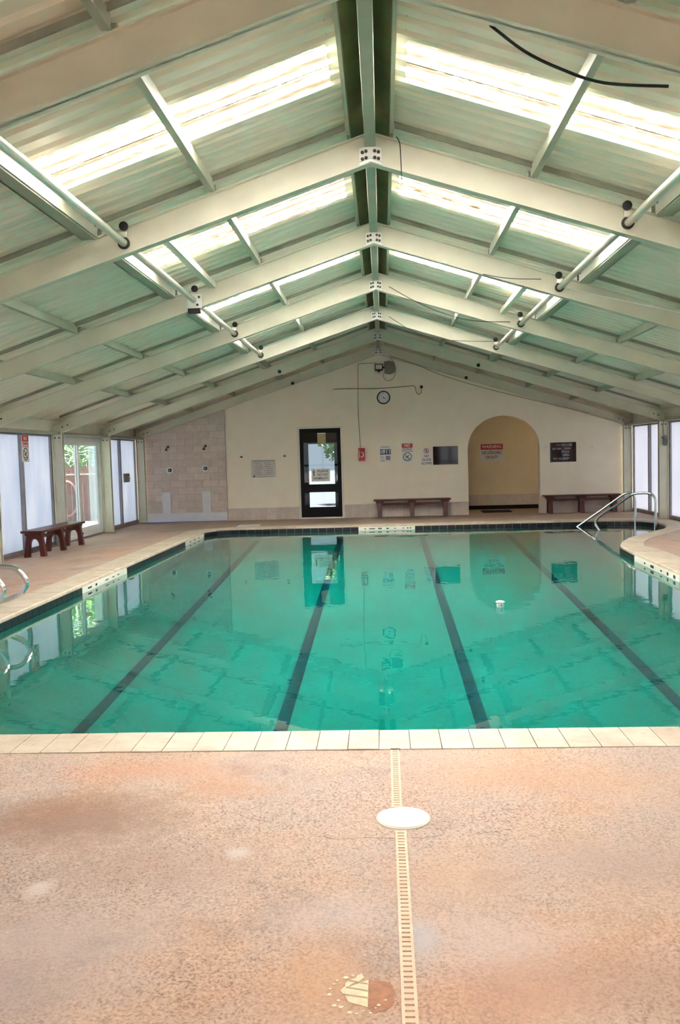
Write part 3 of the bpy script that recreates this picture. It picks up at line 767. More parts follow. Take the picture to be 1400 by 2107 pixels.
# ------------------------------------------------------------------ glazed door in the back wall
def back_door():
    root = sroot('door_1', ((DX0 + DX1) / 2, YW, 0)); x0, x1 = DX0, DX1
    m = MB().box(x0 - .03, x0 + .022, YW - .02, YW + .06, 0, DZ + .03).box(x1 - .022, x1 + .03, YW - .02, YW + .06, 0, DZ + .03).box(x0 + .022, x1 - .022, YW - .02, YW + .06, DZ - .012, DZ + .03)
    obj('casing', m, 'trim_white', root)
    a, b = x0 + .022, x1 - .022; ya, yb = YW + .02, YW + .06
    m = MB().box(a, a + .085, ya, yb, .03, 2.04).box(b - .085, b, ya, yb, .03, 2.04).box(a + .085, b - .085, ya, yb, 1.94, 2.04).box(a + .085, b - .085, ya, yb, .60, .78).box(a + .085, b - .085, ya, yb, .03, .26)
    lf = obj('door_leaf', m, 'door_black', root)
    obj('pane', MB().box(a + .085, b - .085, ya + .018, ya + .023, .78, 1.94), 'glass_dark', lf); obj('pane', MB().box(a + .085, b - .085, ya + .018, ya + .023, .26, .60), 'glass_dark', lf)
    obj('door_handle', MB().tube(smooth_path([(b - .10, ya, 1.0), (b - .10, ya - .05, .99), (b - .10, ya - .055, .92), (b - .10, ya - .05, .85), (b - .10, ya, .84)]), .011, 8), 'chrome', lf)
    obj('threshold', MB().box(x0, x1, YW - .03, YW + .1, 0, .028), 'trim_white', root)
    # dim vestibule with an outer doorway, seen through the glass
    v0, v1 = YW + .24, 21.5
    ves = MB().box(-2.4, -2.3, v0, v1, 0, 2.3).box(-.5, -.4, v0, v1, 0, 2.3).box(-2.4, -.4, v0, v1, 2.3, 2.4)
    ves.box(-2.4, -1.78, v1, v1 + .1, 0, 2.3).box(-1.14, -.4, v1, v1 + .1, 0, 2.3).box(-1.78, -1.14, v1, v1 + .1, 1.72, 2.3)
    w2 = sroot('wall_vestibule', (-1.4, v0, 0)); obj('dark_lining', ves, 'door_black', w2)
back_door()

# ------------------------------------------------------------------ things on the back wall
def sign(name, label, x0, x1, z0, z1, mat='sign_white', y=YW, d=.006, group=None, cat='sign', tilt=0):
    s = thing(name, label, cat, ((x0 + x1) / 2, y, z0), group)
    obj('panel', MB().box(x0, x1, y - d, y - .0005, z0, z1), mat, s)
    return s
def ring(cx, cz, r, w, y, mat, parent, nm='ring', axis='y', n=28):
    m = MB(); vs_ = []; fs = []
    for k in range(n):
        a = 2 * math.pi * k / n
        for rr in (r, r - w): vs_.append((rr * math.cos(a), rr * math.sin(a)))
    for dy in (0, 1):
        pass
    V = []
    for dy in (0.0, -.0015):
        for p in vs_: V.append((cx + p[0], y + dy, cz + p[1]) if axis == 'y' else (y - dy, cx + p[0], cz + p[1]))
    N = 2 * n
    for k in range(n):
        a, b, c, d = 2 * k, 2 * k + 1, (2 * k + 3) % N, (2 * k + 2) % N
        fs += [(a, b, c, d), (N + a, N + d, N + c, N + b), (a, d, N + d, N + a), (b, N + b, N + c, c)]
    return obj(nm, m.add(V, fs), mat, parent)
def bar(x0, z0, x1, z1, w, y, mat, parent, nm='stroke', axis='y'):
    d = Vector((x1 - x0, z1 - z0)).normalized() * w / 2; nx, nz = -d.y, d.x
    q = [(x0 + nx, z0 + nz), (x0 - nx, z0 - nz), (x1 - nx, z1 - nz), (x1 + nx, z1 + nz)]
    m = MB().prism(q, 'y', y - .0014, y) if axis == 'y' else MB().prism(q, 'x', y, y + .0014)
    return obj(nm, m, mat, parent)
yf = YW - .0062

# rules board
s = sign('rules_board', 'faded white rules board with columns of small print, left of the door', -2.96, -2.40, .968, 1.372, 'board_grey')
obj('heading_bar', MB().box(-2.93, -2.43, yf - .001, yf, 1.335, 1.355), 'print_grey', s)
for c in range(2):
    for r in range(7):
        x = -2.85 + c * .23; z = 1.29 - r * .042
        obj('print_line', MB().box(x, x + random.uniform(.10, .17), yf - .001, yf, z, z + .012), 'print_grey', s)
        if r % 2 == 0: obj('print_mark', MB().box(x - .035, x - .015, yf - .001, yf, z - .004, z + .018), 'print_grey', s)
obj('print_line', MB().box(-2.9, -2.45, yf - .001, yf, .985, .993), 'print_grey', s)
obj('worn_corner', MB().prism([(-2.93, .985), (-2.87, .985), (-2.89, 1.03)], 'y', yf - .001, yf), 'print_black', s)

# phone box
s = thing('emergency_phone_box', 'red emergency phone box with white handset sign, right of the door', 'phone', (-.428, YW, 1.28))
obj('case', MB().box(-.50, -.355, YW - .07, YW - .0005, 1.285, 1.575), 'red', s, bevel=.008)
m = MB(); pts = smooth_path([(-.452, YW - .0715, 1.485), (-.405, YW - .0715, 1.47), (-.392, YW - .0715, 1.43), (-.405, YW - .0715, 1.39), (-.452, YW - .0715, 1.375)], 5)
obj('handset_symbol', m.tube(pts, .012, 6), 'white', s)
obj('edge_print', MB().box(-.488, -.478, YW - .0715, YW - .07, 1.36, 1.53), 'white', s)
obj('back_panel', MB().box(-.67, -.10, YW - .006, YW - .0005, 1.27, 1.585), 'wall', s)
# 911 poster
s = sign('emergency_number_poster', 'white 911 poster with a navy number band, right of the red phone box', -.027, .238, 1.245, 1.625)
obj('number_band', MB().box(-.015, .228, yf - .001, yf, 1.415, 1.535), 'navy', s)
text('lettering', '\u260e911', .12, (.112, yf - .0015, 1.475), 'white', s, width=.21) if False else text('lettering', '911', .125, (.138, yf - .0015, 1.475), 'white', s, width=.155)
ring(.028, 1.475, .036, .015, yf - .001, 'white', s, 'phone_symbol')
for r in range(4): obj('print_line', MB().box(-.005, .07 + .02 * (r % 2), yf - .001, yf, 1.375 - r * .028, 1.383 - r * .028), 'print_grey', s)
obj('print_block', MB().box(.115, .215, yf - .001, yf, 1.29, 1.385), 'print_grey', s)
obj('heading_bar', MB().box(.0, .2, yf - .001, yf, 1.575, 1.592), 'print_grey', s)
obj('print_line', MB().box(.0, .09, yf - .001, yf, 1.262, 1.272), 'red', s)

def no_diving(s, cx, z0, z1, y, axis, w):
    h = z1 - z0
    def bx(u0, u1, a, b, t): return MB().box(u0, u1, y - t, y, a, b) if axis == 'y' else MB().box(y, y + t, u0, u1, a, b)
    fa = '-y' if axis == 'y' else '+x'; yo = (lambda t: y - t) if axis == 'y' else (lambda t: y + t)
    L = lambda t, z: (cx, yo(t), z) if axis == 'y' else (yo(t), cx, z)
    obj('red_band', bx(cx - w * .46, cx + w * .46, z0 + h * .755, z1 - h * .025, .001), 'red', s)
    text('lettering', 'NO', h * .19, L(.0016, z0 + h * .865), 'white', s, fa, w * .46)
    obj('red_rule', bx(cx - w * .46, cx + w * .46, z0 + h * .555, z0 + h * .578, .001), 'red', s)
    text('lettering', 'DIVING', h * .16, L(.0016, z0 + h * .668), 'red', s, fa, w * .84)
    zc = z0 + h * .285
    ring(cx, zc, w * .37, w * .055, yo(.0003), 'print_black', s, 'symbol_ring', axis)
    y2 = yo(.0004)
    bar(cx - w * .25, zc + w * .25, cx + w * .25, zc - w * .25, w * .05, y2, 'print_black', s, 'symbol_slash', axis)
    bar(cx + w * .12, zc + w * .14, cx - w * .05, zc - w * .06, w * .07, y2, 'print_black', s, 'diver_symbol', axis)
    bar(cx - w * .05, zc - w * .06, cx - w * .22, zc + w * .02, w * .05, y2, 'print_black', s, 'diver_symbol', axis)
    bar(cx - w * .20, zc - w * .20, cx + w * .22, zc - w * .20, w * .04, y2, 'print_black', s, 'water_symbol', axis)
s = sign('no_diving_sign', 'white no diving sign with red heading on the back wall beside the 911 poster', .468, .732, 1.224, 1.660)
no_diving(s, .60, 1.224, 1.660, yf, 'y', .264)
s = thing('no_diving_sign', 'white no diving sign on the window mullion above the left bench', 'sign', (-XW + .055, 13.52, 1.455))
obj('panel', MB().box(-XW + .051, -XW + .057, 13.385, 13.655, 1.455, 1.875), 'sign_white', s)
no_diving(s, 13.52, 1.455, 1.875, -XW + .0572, 'x', .27)

s = sign('no_glass_sign', 'white no glass allowed sign, left neighbour of the dark maroon sign', .903, 1.165, 1.145, 1.54)
ring(1.03, 1.475, .058, .012, yf - .0003, 'red', s, 'symbol_ring'); bar(.99, 1.515, 1.07, 1.435, .011, yf - .0004, 'red', s, 'symbol_slash'); bar(1.03, 1.51, 1.03, 1.45, .018, yf - .0003, 'print_black', s, 'glass_symbol'); bar(1.012, 1.447, 1.048, 1.447, .008, yf - .0003, 'print_black', s, 'glass_symbol')
for tx, z, w in (('NO', 1.352, .10), ('GLASS', 1.272, .20), ('ALLOWED', 1.19, .235)): text('lettering', tx, .075, (1.034, yf - .0015, z), 'print_black', s, '-y', w)

# two glossy dark maroon signs
s = sign('maroon_sign', 'glossy dark maroon sign between the no glass sign and the arch', 1.18, 1.738, 1.152, 1.563, 'sign_brown')
s = sign('maroon_sign', 'dark maroon lettered sign above the bench right of the arch', 3.795, 4.372, 1.140, 1.578, 'sign_brown')
for tx, x, z, w in (('PATIO OR', 4.11, 1.515, .34), ('BATHER', 3.95, 1.435, .20), ('AREA', 4.18, 1.435, .15), ('POOL', 4.14, 1.365, .18), ('AREA', 4.15, 1.293, .16), ('DO', 3.91, 1.215, .09), ('SLEEP', 4.10, 1.215, .24)):
    text('lettering', tx, .062, (x, yf - .0015, z), 'poster_grey', s, '-y', w)

# warning sign on the corridor wall
yc = 21.75
k_ = 21.75 / 20.8
s = sign('warning_sign', 'red and white warning sign inside the arched alcove', 2.435, 3.005, 1.178, 1.618, 'sign_white', yc)
yq = yc - .0062
obj('red_band', MB().box(2.45, 2.99, yq - .001, yq, 1.465, 1.60), 'red', s)
text('lettering', 'WARNING', .12, (2.72, yq - .0016, 1.532), 'white', s, '-y', .48)
text('lettering', 'NO LIFEGUARD', .105, (2.72, yq - .0016, 1.385), 'print_black', s, '-y', .47); text('lettering', 'ON DUTY', .105, (2.72, yq - .0016, 1.275), 'print_black', s, '-y', .30)

# papers on the door glass
s = sign('door_notice', 'white please no wet swimsuits notice on the black door glass', -1.588, -1.164, .845, 1.133, 'sign_white', YW + .0195, .003)
yd = YW + .0160
for tx, x, z, w in (('PLEASE', -1.325, 1.075, .25), ('NO WET', -1.325, .995, .25), ('SWIMSUITS', -1.375, .912, .34)): text('lettering', tx, .072, (x, yd, z), 'navy', s, '-y', w, .0008)
bar(-1.535, 1.10, -1.535, .97, .022, yd + .0005, 'print_black', s, 'arrow_symbol'); bar(-1.56, 1.06, -1.51, 1.06, .012, yd + .0005, 'print_black', s, 'arrow_symbol')
s = sign('door_paper', 'small beige paper taped at the top of the black door', -1.430, -1.240, 1.690, 1.945, 'paper_beige', YW + .0195, .003)
obj('white_edge', MB().box(-1.430, -1.240, YW + .0160, YW + .0165, 1.925, 1.945), 'sign_white', s)

# clock
c = thing('wall_clock', 'round black-rimmed wall clock with white face high on the back wall', 'clock', (.09, YW, 2.55))
cx, cz = .092, 2.697
obj('rim', MB().lathe((cx, YW, cz), 'y', [(.145, -.001), (.150, -.012), (.148, -.030), (.128, -.034), (.124, -.022)], 36), 'black', c)
obj('face', MB().lathe((cx, YW, cz), 'y', [(.125, -.018), (.125, -.024)], 36), 'clock_face', c)
for h in range(12):
    a = math.radians(90 - 30 * (h + 1))
    text('numeral', str(h + 1), .034, (cx + .098 * math.cos(a), YW - .0255, cz + .098 * math.sin(a)), 'print_black', c, '-y', None, .0006)
def hand(ang, L, w, mat, d):
    a = math.radians(ang); dx, dz = math.cos(a), math.sin(a); nx, nz = -dz * w / 2, dx * w / 2
    obj('hand', MB().prism([(cx - dx * .02 + nx, cz - dz * .02 + nz), (cx - dx * .02 - nx, cz - dz * .02 - nz), (cx + dx * L - nx * .5, cz + dz * L - nz * .5), (cx + dx * L + nx * .5, cz + dz * L + nz * .5)], 'y', YW - d - .001, YW - d), mat, c)
hand(-38, .066, .016, 'print_black', .026); hand(1, .105, .007, 'print_grey', .0275); obj('hub', MB().lathe((cx, YW, cz), 'y', [(.008, -.024), (.008, -.030)], 10), 'print_black', c)

# floodlight with its grey box
c = thing('floodlight', 'black framed floodlight on a grey box under the roof peak', 'lamp', (.15, YW, 3.2))
obj('housing', MB().box(-.085, .095, YW - .20, YW - .10, 3.285, 3.435), 'black', c, bevel=.012); obj('lens', MB().box(-.065, .075, YW - .208, YW - .199, 3.315, 3.415), 'lamp_lens', c, bevel=.008)
obj('neck', MB().tube([(0.0, YW - .10, 3.36), (.13, YW - .06, 3.36)], .02, 8), 'black', c)
obj('sensor', MB().lathe((.005, YW - .15, 3.285), 'z', [(.03, .0), (.03, -.025), (.015, -.04)], 12), 'black', c)
obj('backing_box', MB().prism([(.125, 3.485), (.24, 3.505), (.325, 3.48), (.372, 3.40), (.372, 3.29), (.33, 3.235), (.24, 3.21), (.13, 3.24)], 'y', YW - .10, YW - .0005), 'grey_box', c, bevel=.012)
obj('cable_loop', MB().tube(smooth_path([(.125, YW - .05, 3.27), (.10, YW - .04, 3.17), (.16, YW - .03, 3.085), (.25, YW - .03, 3.075), (.33, YW - .03, 3.13), (.372, YW - .04, 3.24), (.375, YW - .05, 3.36), (.33, YW - .06, 3.50), (.22, YW - .06, 3.60)]), .007, 6), 'wire_tan', c)
# conduits
p = obj('thin_conduit', MB().tube(smooth_path([(-.05, YW - .012, 3.475), (-.30, YW - .012, 3.47), (-.44, YW - .012, 3.465), (-.465, YW - .012, 3.38), (-.475, YW - .012, 3.0), (-.485, YW - .012, 2.4), (-.47, YW - .012, 1.9), (-.455, YW - .012, 1.575)]), .007, 6), 'wire_tan')
tag(p, 'thin cable dropping from the roof peak to the red phone box', 'cable')
p = thing('wavy_conduit', 'wavy horizontal cable above the clock ending in a hook', 'cable', (0, YW, 2.9))
obj('cable', MB().tube(smooth_path([(-1.035, YW - .032, 2.915), (-.66, YW - .032, 2.918), (-.225, YW - .032, 2.901), (.212, YW - .032, 2.909), (.54, YW - .032, 2.925), (.77, YW - .032, 2.936), (.815, YW - .032, 2.88), (.83, YW - .032, 2.79), (.885, YW - .032, 2.745), (.94, YW - .032, 2.78), (.95, YW - .032, 2.88)]), .009, 6), 'wire_tan', p)
obj('camera_ball', MB().lathe((.948, YW, 2.905), 'y', [(.02, -.001), (.034, -.02), (.036, -.045), (.026, -.065), (.01, -.07)], 16), 'black', p)
# coat hooks
for i, (x, z, lab) in enumerate([(-3.178, 1.453, 'small brown coat hook left of the rules board'), (-2.187, 1.448, 'small brown coat hook between rules board and door'), (3.683, 1.471, 'small pale coat hook right beside the arch'), (4.727, 1.463, 'small pale coat hook right of the lettered maroon sign')]):
    mt = 'brown_fit' if i < 2 else 'trim_white'
    h = thing('coat_hook', lab, 'hook', (x, YW, z), 'coat hooks on the back wall')
    obj('plate', MB().box(x - .03, x + .03, YW - .006, YW - .0005, z - .02, z + .01), mt, h, bevel=.002); obj('hook', MB().tube(smooth_path([(x, YW - .006, z), (x, YW - .035, z - .01), (x, YW - .045, z + .022)], 4), .007, 6), mt, h)

# shower bay fittings
for x, z, w in ((-4.862, 1.69, 'left'), (-3.998, 1.69, 'right')):
    h = thing('wall_shower', '%s bronze shower head on the pinkish block wall' % w, 'shower head', (x, YW - .04, z), 'shower heads')
    obj('arm', MB().tube([(x + .01, YW - .04, z + .035), (x + .0, YW - .10, z + .02), (x - .01, YW - .13, z - .01)], .010, 8), 'brown_fit', h); obj('flange', MB().lathe((x + .01, YW - .04, z + .035), 'y', [(.028, .0), (.026, -.008)], 14), 'brown_fit', h)
    obj('rose', MB().lathe((x - .012, YW - .132, z - .012), 'z', [(.012, .0), (.030, -.03), (.032, -.045)], 14), 'brown_fit', h)
for x, z, w in ((-4.826, 1.19, 'left'), (-4.006, 1.212, 'right')):
    h = thing('shower_valve', '%s round chrome shower valve with dark knob on the block wall' % w, 'shower valve', (x, YW - .04, z), 'shower valves')
    obj('rosette', MB().lathe((x, YW - .04, z), 'y', [(.078, .0), (.078, -.006), (.055, -.016)], 26), 'white', h); obj('knob', MB().lathe((x, YW - .056, z), 'y', [(.045, .0), (.042, -.03), (.03, -.036)], 18), 'black', h); obj('knob_cap', MB().lathe((x, YW - .092, z), 'y', [(.02, .0), (.016, -.005)], 12), 'chrome', h)
yb_ = YW - .042
b = obj('backer_board', MB().box(-5.38, -3.535, yb_ - .012, yb_, .0, .205), 'board_white', None, (-4.45, YW - .05, 0)); tag(b, 'long low white board along the foot of the shower wall', 'board')
for x0, w in ((-5.03, 'left'), (-4.10, 'right')):
    b = obj('backer_board', MB().box(x0, x0 + .195, yb_ - .012, yb_, .206, .685), 'board_white', None, (x0 + .1, YW - .05, .206)); tag(b, '%s upright white board below a shower valve' % w, 'board', 'upright white boards')
tp = obj('blue_strip', MB().hexa([(-5.36, 19.55, .008), (-3.6, 19.78, .004), (-3.54, 19.865, .002), (-5.38, 19.865, .002), (-5.36, 19.55, .022), (-3.6, 19.78, .012), (-3.54, 19.865, .010), (-5.38, 19.865, .010)]), 'blue'); struct(tp); tp.name = 'trim_1'

# mat in the alcove
tag(obj('door_mat', MB().box(2.35, 3.02, 20.5, 21.1, .001, .018), 'mat', None, (2.7, 20.8, 0), .004), 'black mat on the floor inside the arched alcove', 'mat')
# skimmer plate on the far deck
tag(obj('deck_plate', MB().box(-2.82, -2.40, 16.85, 17.25, .085, .108), 'lid', None, (-2.6, 17.05, .09), .004), 'white skimmer plate on the far left deck behind the coping', 'cover')

# ------------------------------------------------------------------ benches
def trestle(cx, t, d, h, splay=0.0):
    """an arched leg panel in the plane across the seat: half depth d, height h"""
    out = [(-d, 0), (-d * .52, 0), (-d * .45, h * .40)]
    for k in range(1, 8):
        a = math.pi - math.pi * k / 8; out.append((d * .45 * math.cos(a), h * .45 + h * .32 * math.sin(a)))
    out += [(d * .45, h * .40), (d * .52, 0), (d, 0), (d * .66, h), (-d * .66, h)]
    return out
def bench(label, loc, L, depth, H, along):
    b = thing('bench', label, 'bench', loc, 'stained wooden benches')
    x, y, z = loc; th = .035; h = H - th
    def map_(u, v): return (x + u, y + v) if along == 'x' else (x + v, y + u)
    def bx(u0, u1, v0, v1, z0, z1):
        p, q = map_(u0, v0), map_(u1, v1); return MB().box(min(p[0], q[0]), max(p[0], q[0]), min(p[1], q[1]), max(p[1], q[1]), z0, z1)
    w = depth / 2
    obj('seat_board', bx(-L / 2, L / 2, -w, w, z + h, z + H), 'wood', b, bevel=.006)
    for u in (-L / 2 + .14, 0, L / 2 - .12):
        poly = trestle(0, .09, w * 1.02, h)
        cu = map_(u, 0)
        if along == 'x': m = MB().prism([(cu[1] + p, z + q) for p, q in poly], 'x', cu[0] - .045, cu[0] + .045)
        else: m = MB().prism([(cu[0] + p, z + q) for p, q in poly], 'y', cu[1] - .045, cu[1] + .045)
        tl_ = obj('trestle_leg', m, 'wood', b, bevel=.005)
        obj('leg_cleat', bx(u - .085, u + .085, -w * .75, w * .75, z + h - .045, z + h - .001), 'wood', tl_, bevel=.004)
    obj('stretcher', bx(-L / 2 + .14, L / 2 - .14, -.02, .02, z + h - .10, z + h - .05), 'wood', b)
    return b
bench('dark wooden bench on the back deck left of the arch, under the signs', (.675, 19.70, .008), 1.72, .33, .405, 'x')
bench('dark wooden bench on the back deck right of the arch', (4.42, 19.70, .010), 1.66, .33, .405, 'x')
bench('red-brown arched wooden bench by the left windows', (-5.21, 13.72, .014), 1.92, .33, .41, 'y')

# ------------------------------------------------------------------ handrails
def rail(path, parent, r=.021): return obj('rail', MB().tube(smooth_path(path, 6), r, 14), 'chrome', parent)
h = thing('handrail', 'pair of chrome handrails at the pool steps on the far right', 'handrail', (4.1, 15.4, 0))
rail([(3.42, 16.22, -.11), (3.574, 16.167, .009), (3.95, 16.04, .295), (4.30, 15.918, .565), (4.416, 15.878, .612), (4.49, 15.852, .565), (4.516, 15.843, .473), (4.515, 15.844, .28), (4.514, 15.844, .0), (4.514, 15.844, -.10)], h)
rail([(3.80, 15.36, -.10), (3.762, 15.392, -.0), (3.716, 15.43, .095), (3.736, 15.413, .194), (3.83, 15.34, .29), (4.03, 15.18, .455), (4.21, 15.035, .61), (4.30, 14.962, .645), (4.455, 14.838, .648), (4.526, 14.781, .593), (4.545, 14.766, .488), (4.541, 14.769, .28), (4.537, 14.772, .0), (4.537, 14.772, -.12)], h)
h = thing('grab_rail', 'pair of looped chrome grab rails on the left pool edge, cut by the frame', 'handrail', (-3.9, 7.7, .08))
for y, dx, dz in ((7.9, 0.0, 0), (7.45, -.02, 0)):
    rail([(-4.12, y, .07), (-4.12, y, .25), (-4.06, y, .42), (-3.90, y, .48), (-3.52, y, .478), (-3.383, y, .457), (-3.296, y, .378), (-3.277, y, .306), (-3.327, y, .23), (-3.42, y, .185), (-3.56, y, .15), (-3.75, y, .135), (-3.86, y, .11), (-3.88, y, .07)] if not dx else
         [(-4.14, y, .07), (-4.14, y, .25), (-4.08, y, .42), (-3.92, y, .48), (-3.54, y, .478), (-3.40, y, .457), (-3.316, y, .378), (-3.297, y, .306), (-3.347, y, .23), (-3.44, y, .185), (-3.58, y, .15), (-3.77, y, .135), (-3.88, y, .11), (-3.90, y, .07)], h, .023)
    for xx in (-4.12 + dx, -3.88 + dx): obj('escutcheon', MB().lathe((xx, y, .078), 'z', [(.05, 0), (.045, .012), (.025, .02)], 14), 'chrome', h)

# floating chlorine dispenser
f = thing('floating_dispenser', 'small white floating dispenser on the pool water below the arch', 'dispenser', (1.071, 7.952, 0))
obj('cup', MB().lathe((1.071, 7.952, -.03), 'z', [(.018, 0), (.030, .02), (.034, .055), (.028, .07)], 16), 'white', f); obj('cap', MB().lathe((1.071, 7.952, .04), 'z', [(.030, 0), (.040, .006), (.040, .016), (.02, .022)], 16), 'white', f); obj('vent', MB().box(1.071, 1.083, 7.915, 7.921, .018, .030), 'grey_box', f)

# ------------------------------------------------------------------ near deck: drain channel, lid, chipped patch
d = thing('deck_drain', 'beige slotted drain channel running across the near deck to the pool', 'drain', (.06, 2.9, ZD))
def drain(y0, y1, xa, xb):
    w0 = .036; 
    X = lambda y: xa + (xb - xa) * (y - y0) / (y1 - y0)
    L = y1 - y0
    m = MB().hexa([(X(y0) - .019, y0, ZD + .0005), (X(y0) + .019, y0, ZD + .0005), (X(y1) + .019, y1, ZD + .0005), (X(y1) - .019, y1, ZD + .0005), (X(y0) - .019, y0, ZD + .0015), (X(y0) + .019, y0, ZD + .0015), (X(y1) + .019, y1, ZD + .0015), (X(y1) - .019, y1, ZD + .0015)])
    obj('channel', m, 'grate_dark', d)
    for s in (-1, 1):
        o = s * .0155
        obj('grate_edge', MB().hexa([(X(y0) + o - .004, y0, ZD + .001), (X(y0) + o + .004, y0, ZD + .001), (X(y1) + o + .004, y1, ZD + .001), (X(y1) + o - .004, y1, ZD + .001), (X(y0) + o - .004, y0, ZD + .007), (X(y0) + o + .004, y0, ZD + .007), (X(y1) + o + .004, y1, ZD + .007), (X(y1) + o - .004, y1, ZD + .007)]), 'grate', d)
    n = int(L / .0225)
    for k in range(n):
        y = y0 + (k + .5) * L / n
        put('grate_bar', bar_me, d, (X(y), y, ZD + .001))
bar_me = shared('grate_bar', MB().box(-.013, .013, -.0078, .0078, 0, .0055), 'grate')
drain(3.185, 3.825, .058, .060); drain(1.40, 2.985, .0695, .068)
obj('end_stop', MB().box(.040, .082, 3.822, 3.838, ZD + .001, ZD + .008), 'grate_dark', d)
l = thing('skimmer_lid', 'round ivory skimmer lid set in the near deck on the drain line', 'lid', (.0795, 3.10, ZD))
obj('collar', MB().lathe((.0795, 3.10, ZD), 'z', [(.098, .0), (.097, .003), (.093, .004)], 48), 'lid', l); obj('cover', MB().lathe((.0795, 3.10, ZD + .004), 'z', [(.0915, -.002), (.0915, .001), (.088, .0025)], 48), 'lid', l)
pb = sroot('trim_2', (-.04, 2.07, ZD))
M['raw_patch'] = plain('pale_exposed_screed', (244, 226, 192), .8, 0, .12, 30, .2, 80)
M['rust_patch'] = plain('rusty_brown_patch', (176, 128, 98), .8, 0, .15, 30, .2, 90)
def frayed(poly, amp, n=5):
    out = []
    for i in range(len(poly)):
        p, q = Vector(poly[i]), Vector(poly[(i + 1) % len(poly)]); d = (q - p); nn = Vector((-d.y, d.x)).normalized()
        for k in range(n):
            w = p + d * (k / n); out.append(tuple(w + nn * random.uniform(-amp, amp)))
    return out
obj('chipped_patch', MB().prism(frayed([(-.098, 2.073), (-.082, 2.112), (-.062, 2.128), (-.05, 2.148), (-.040, 2.128)], .003, 4) + [(-.031, 2.118), (-.031, 2.010), (-.055, 2.02), (-.078, 2.03), (-.086, 2.05)], 'z', ZD + .0005, ZD + .002), 'raw_patch', pb)
for k in range(16):
    a_ = 1.9 + k * .27; cx_, cy_ = -.05 + .068 * math.cos(a_) * random.uniform(.8, 1.15), 2.068 + .085 * math.sin(a_) * random.uniform(.85, 1.1); w_ = random.uniform(.004, .010); b_ = random.uniform(0, 3)
    obj('paint_flake', MB().prism([(cx_ + w_ * math.cos(b_ + t_) * (1 if i_ % 2 else .5), cy_ + w_ * .6 * math.sin(b_ + t_)) for i_, t_ in enumerate((0, 1.1, 2.2, 3.3, 4.4, 5.4))], 'z', ZD + .0004, ZD + .0018), 'raw_patch', pb)
for k in range(3):
    yk = 2.045 + k * .028; obj('patch_ridge', MB().hexa([(-.092 + k * .006, yk + .012, ZD + .002), (-.032, yk - .002, ZD + .002), (-.032, yk + .002, ZD + .002), (-.09 + k * .006, yk + .016, ZD + .002), (-.092 + k * .006, yk + .012, ZD + .0035), (-.032, yk - .002, ZD + .0035), (-.032, yk + .002, ZD + .0035), (-.09 + k * .006, yk + .016, ZD + .0035)]), 'coping', pb)
obj('worn_patch', MB().prism([(-.030, 2.118), (.0, 2.115), (.024, 2.110), (.029, 2.090), (.034, 2.075), (.031, 2.050), (.034, 2.035), (.026, 2.015), (.012, 2.000), (-.004, 1.996), (-.014, 1.986), (-.024, 1.998), (-.030, 2.01)], 'z', ZD + .0003, ZD + .001), 'rust_patch', pb)

# ------------------------------------------------------------------ loose wires and the lamp on the right post
def wire(label, pts, r=.006, mat='black'):
    c = [sum(p[i] for p in pts) / len(pts) for i in range(3)]
    return tag(obj('hanging_wire', MB().tube(smooth_path(pts, 8), r, 6), mat, None, tuple(c)), label, 'wire')
rz = lambda x, d=.11: roof_z(x) - d
wire('thick black wire looped under the nearest right skylight', [(.66, 4.82, rz(.66)), (.86, 4.96, rz(.86, .125)), (1.06, 5.02, rz(1.06, .135)), (1.30, 5.03, rz(1.30, .14)), (1.62, 4.93, rz(1.62))], .0085)
wire('short black wire hanging over the second roof frame beside the ridge', [(.20, 6.80, 3.80), (.226, 6.86, 3.77), (.232, 6.86, 3.62), (.236, 6.86, 3.47)], .004)
wire('sagging dark wire between the fourth and fifth roof frames, right side', [(.20, T[4] - .06, 3.68), (.60, T[4] - .20, 3.40), (1.0, T[4] - .25, 3.265), (1.45, T[4] - .2, 3.22), (1.90, T[4] - .08, 3.215)], .005)
wire('sagging dark wire under the fourth roof frame, right side', [(.18, T[3] - .06, 3.68), (.50, T[3] - .2, 3.46), (.80, T[3] - .28, 3.30), (1.25, T[3] - .2, 3.17), (1.80, T[3] - .06, 3.15)], .005)
wire('thin dark wire drooping below the third right skylight', [(.55, T[2] + .25, 3.72), (.9, T[2] + .1, 3.42), (1.3, T[2] - .1, 3.24), (1.75, T[2] - .06, 3.21)], .004)
wire('thin white wire stretched under the right roof slope', [(2.03, 9.53 - .06, 3.10), (2.5, 9.2, 2.92), (2.95, 8.95, 2.75), (3.4, 8.7, 2.58)], .004, 'white')
wire('thin cable running along the right slope of the last roof frame', [(.25, 19.70, 3.60), (.9, 19.68, 3.36), (1.3, 19.68, 3.17), (2.2, 19.68, 2.86), (3.3, 19.68, 2.55), (4.6, 19.68, 2.20)], .008, 'wire_tan')
l = thing('post_lamp', 'small wall lamp with grey hood and clear glass on the right post', 'lamp', (5.47, T[5] - .02, 1.45))
xl_, yl_ = 5.475, T[5] - .085
obj('hood', MB().lathe((xl_, yl_, 1.565), 'z', [(.035, 0), (.062, .01), (.058, .04), (.03, .065)], 16), 'grey_box', l); obj('globe', MB().lathe((xl_, yl_, 1.44), 'z', [(.025, 0), (.045, .03), (.048, .09), (.036, .123)], 16), M['glass'], l)
obj('bracket', MB().box(xl_ - .02, xl_ + .02, yl_ + .03, T[5] - .012, 1.56, 1.60), 'grey_box', l); obj('cable', MB().tube(smooth_path([(xl_, yl_ + .05, 1.62), (xl_ - .015, yl_ + .06, 1.75), (xl_ - .01, yl_ + .06, 1.88), (xl_ + .03, yl_ + .06, 1.99)]), .006, 6), 'grey_box', l)

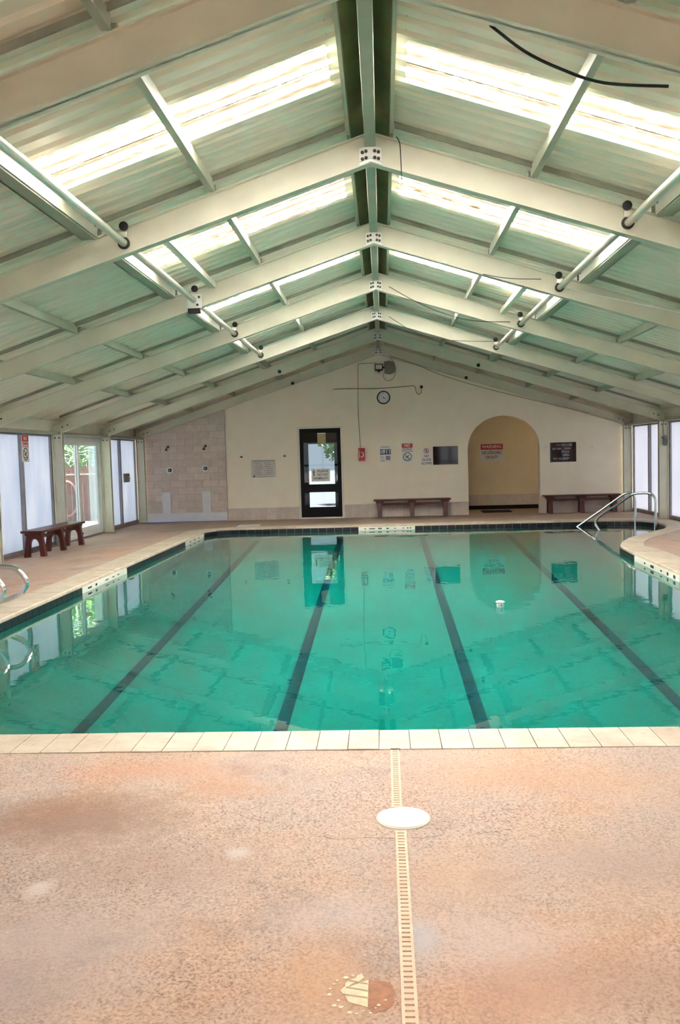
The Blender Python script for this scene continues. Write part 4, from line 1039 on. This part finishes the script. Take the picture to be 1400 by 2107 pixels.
# ------------------------------------------------------------------ outside: paving, fence, greenery behind the sliding door
struct(obj('floor_outside', MB().box(-60, -5.7, -40, 90, -.10, -.06).box(5.7, 60, -40, 90, -.10, -.06).box(-5.7, 5.7, 22.1, 90, -.10, -.06).box(-5.7, 5.7, -40, -3.5, -.10, -.06), 'paving'))
fn = thing('wooden_fence', 'brown dog-eared board fence outside beyond the sliding glass door', 'fence', (-7.6, 22.0, -.06))
fx = -9.6
while fx < -5.95:
    w = .142; h = 1.36 + random.uniform(-.012, .012)
    obj('board', MB().prism([(fx + .004, -.06), (fx + w - .004, -.06), (fx + w - .004, h - .035), (fx + w - .036, h), (fx + .036, h), (fx + .004, h - .035)], 'y', 22.0, 22.02), 'fence', fn); fx += w
obj('fence_rail', MB().box(-9.6, -5.95, 21.955, 22.0, 1.11, 1.145), 'fence_rail', fn); obj('fence_rail', MB().box(-9.6, -5.95, 21.965, 22.0, .93, 1.11), 'fence', fn)
def plant(name, label, base_, r, n, mat, sx, spiky=False):
    t = thing(name, label, 'plant', base_); m = MB()
    for _ in range(n):
        while True:
            p = Vector((random.uniform(-1, 1), random.uniform(-1, 1), random.uniform(-1, 1)))
            if p.length < 1: break
        c = Vector(base_) + Vector((p.x * r[0], p.y * r[1], r[2] + p.z * r[3]))
        if spiky: d = Vector((p.x, p.y, p.z * .8 + .15)).normalized(); c = Vector(base_) + Vector((0, 0, r[2])) + d * .08; L = sx * random.uniform(.7, 1.2); W = .022
        else: d = Vector((random.gauss(0, 1), random.gauss(0, 1), random.gauss(0, .6))).normalized(); L = sx * random.uniform(.6, 1.2); W = L * .4
        s = d.cross(Vector((random.gauss(0, 1), random.gauss(0, 1), random.gauss(0, 1)))).normalized() * W
        m.add([c, c + d * L * .5 + s, c + d * L - Vector((0, 0, L * .15)), c + d * L * .5 - s], [(0, 1, 2, 3)])
    f_ = obj('foliage', m, mat, t); f_['kind'] = 'stuff'
    obj('trunk', MB().tube([base_, (base_[0] + .03, base_[1], base_[2] + r[2] * .55), (base_[0], base_[1], base_[2] + r[2])], .05, 8), 'bark', t)
plant('leafy_tree', 'bright green leafy tree behind the wooden fence', (-8.2, 24.2, -.06), (2.2, 1.0, 2.4, 1.3), 3400, 'leaf', .14)
plant('spiky_palm', 'spiky dark palm in front of the fence top, left of the sliding door', (-7.40, 20.95, -.06), (.1, .1, 1.70, .1), 70, 'leaf_dark', .40, True)
plant('garden_tree', 'green tree seen through the glass of the black door', (-.95, 27.0, -.06), (.9, .8, 2.0, .9), 1200, 'leaf', .16)
hs = thing('garden_hose', 'coiled pale red hose hanging on the outside of the fence', 'hose', (-7.95, 21.9, .1))
for k in range(2):
    m = MB(); pts = [(-7.98 + (.26 - .02 * k) * math.cos(a), 21.94 - .02 * k, .52 + (.46 - .03 * k) * math.sin(a)) for a in [2 * math.pi * i / 28 for i in range(29)]]
    obj('coil', m.tube(pts, .014, 6, False), 'hose', hs)
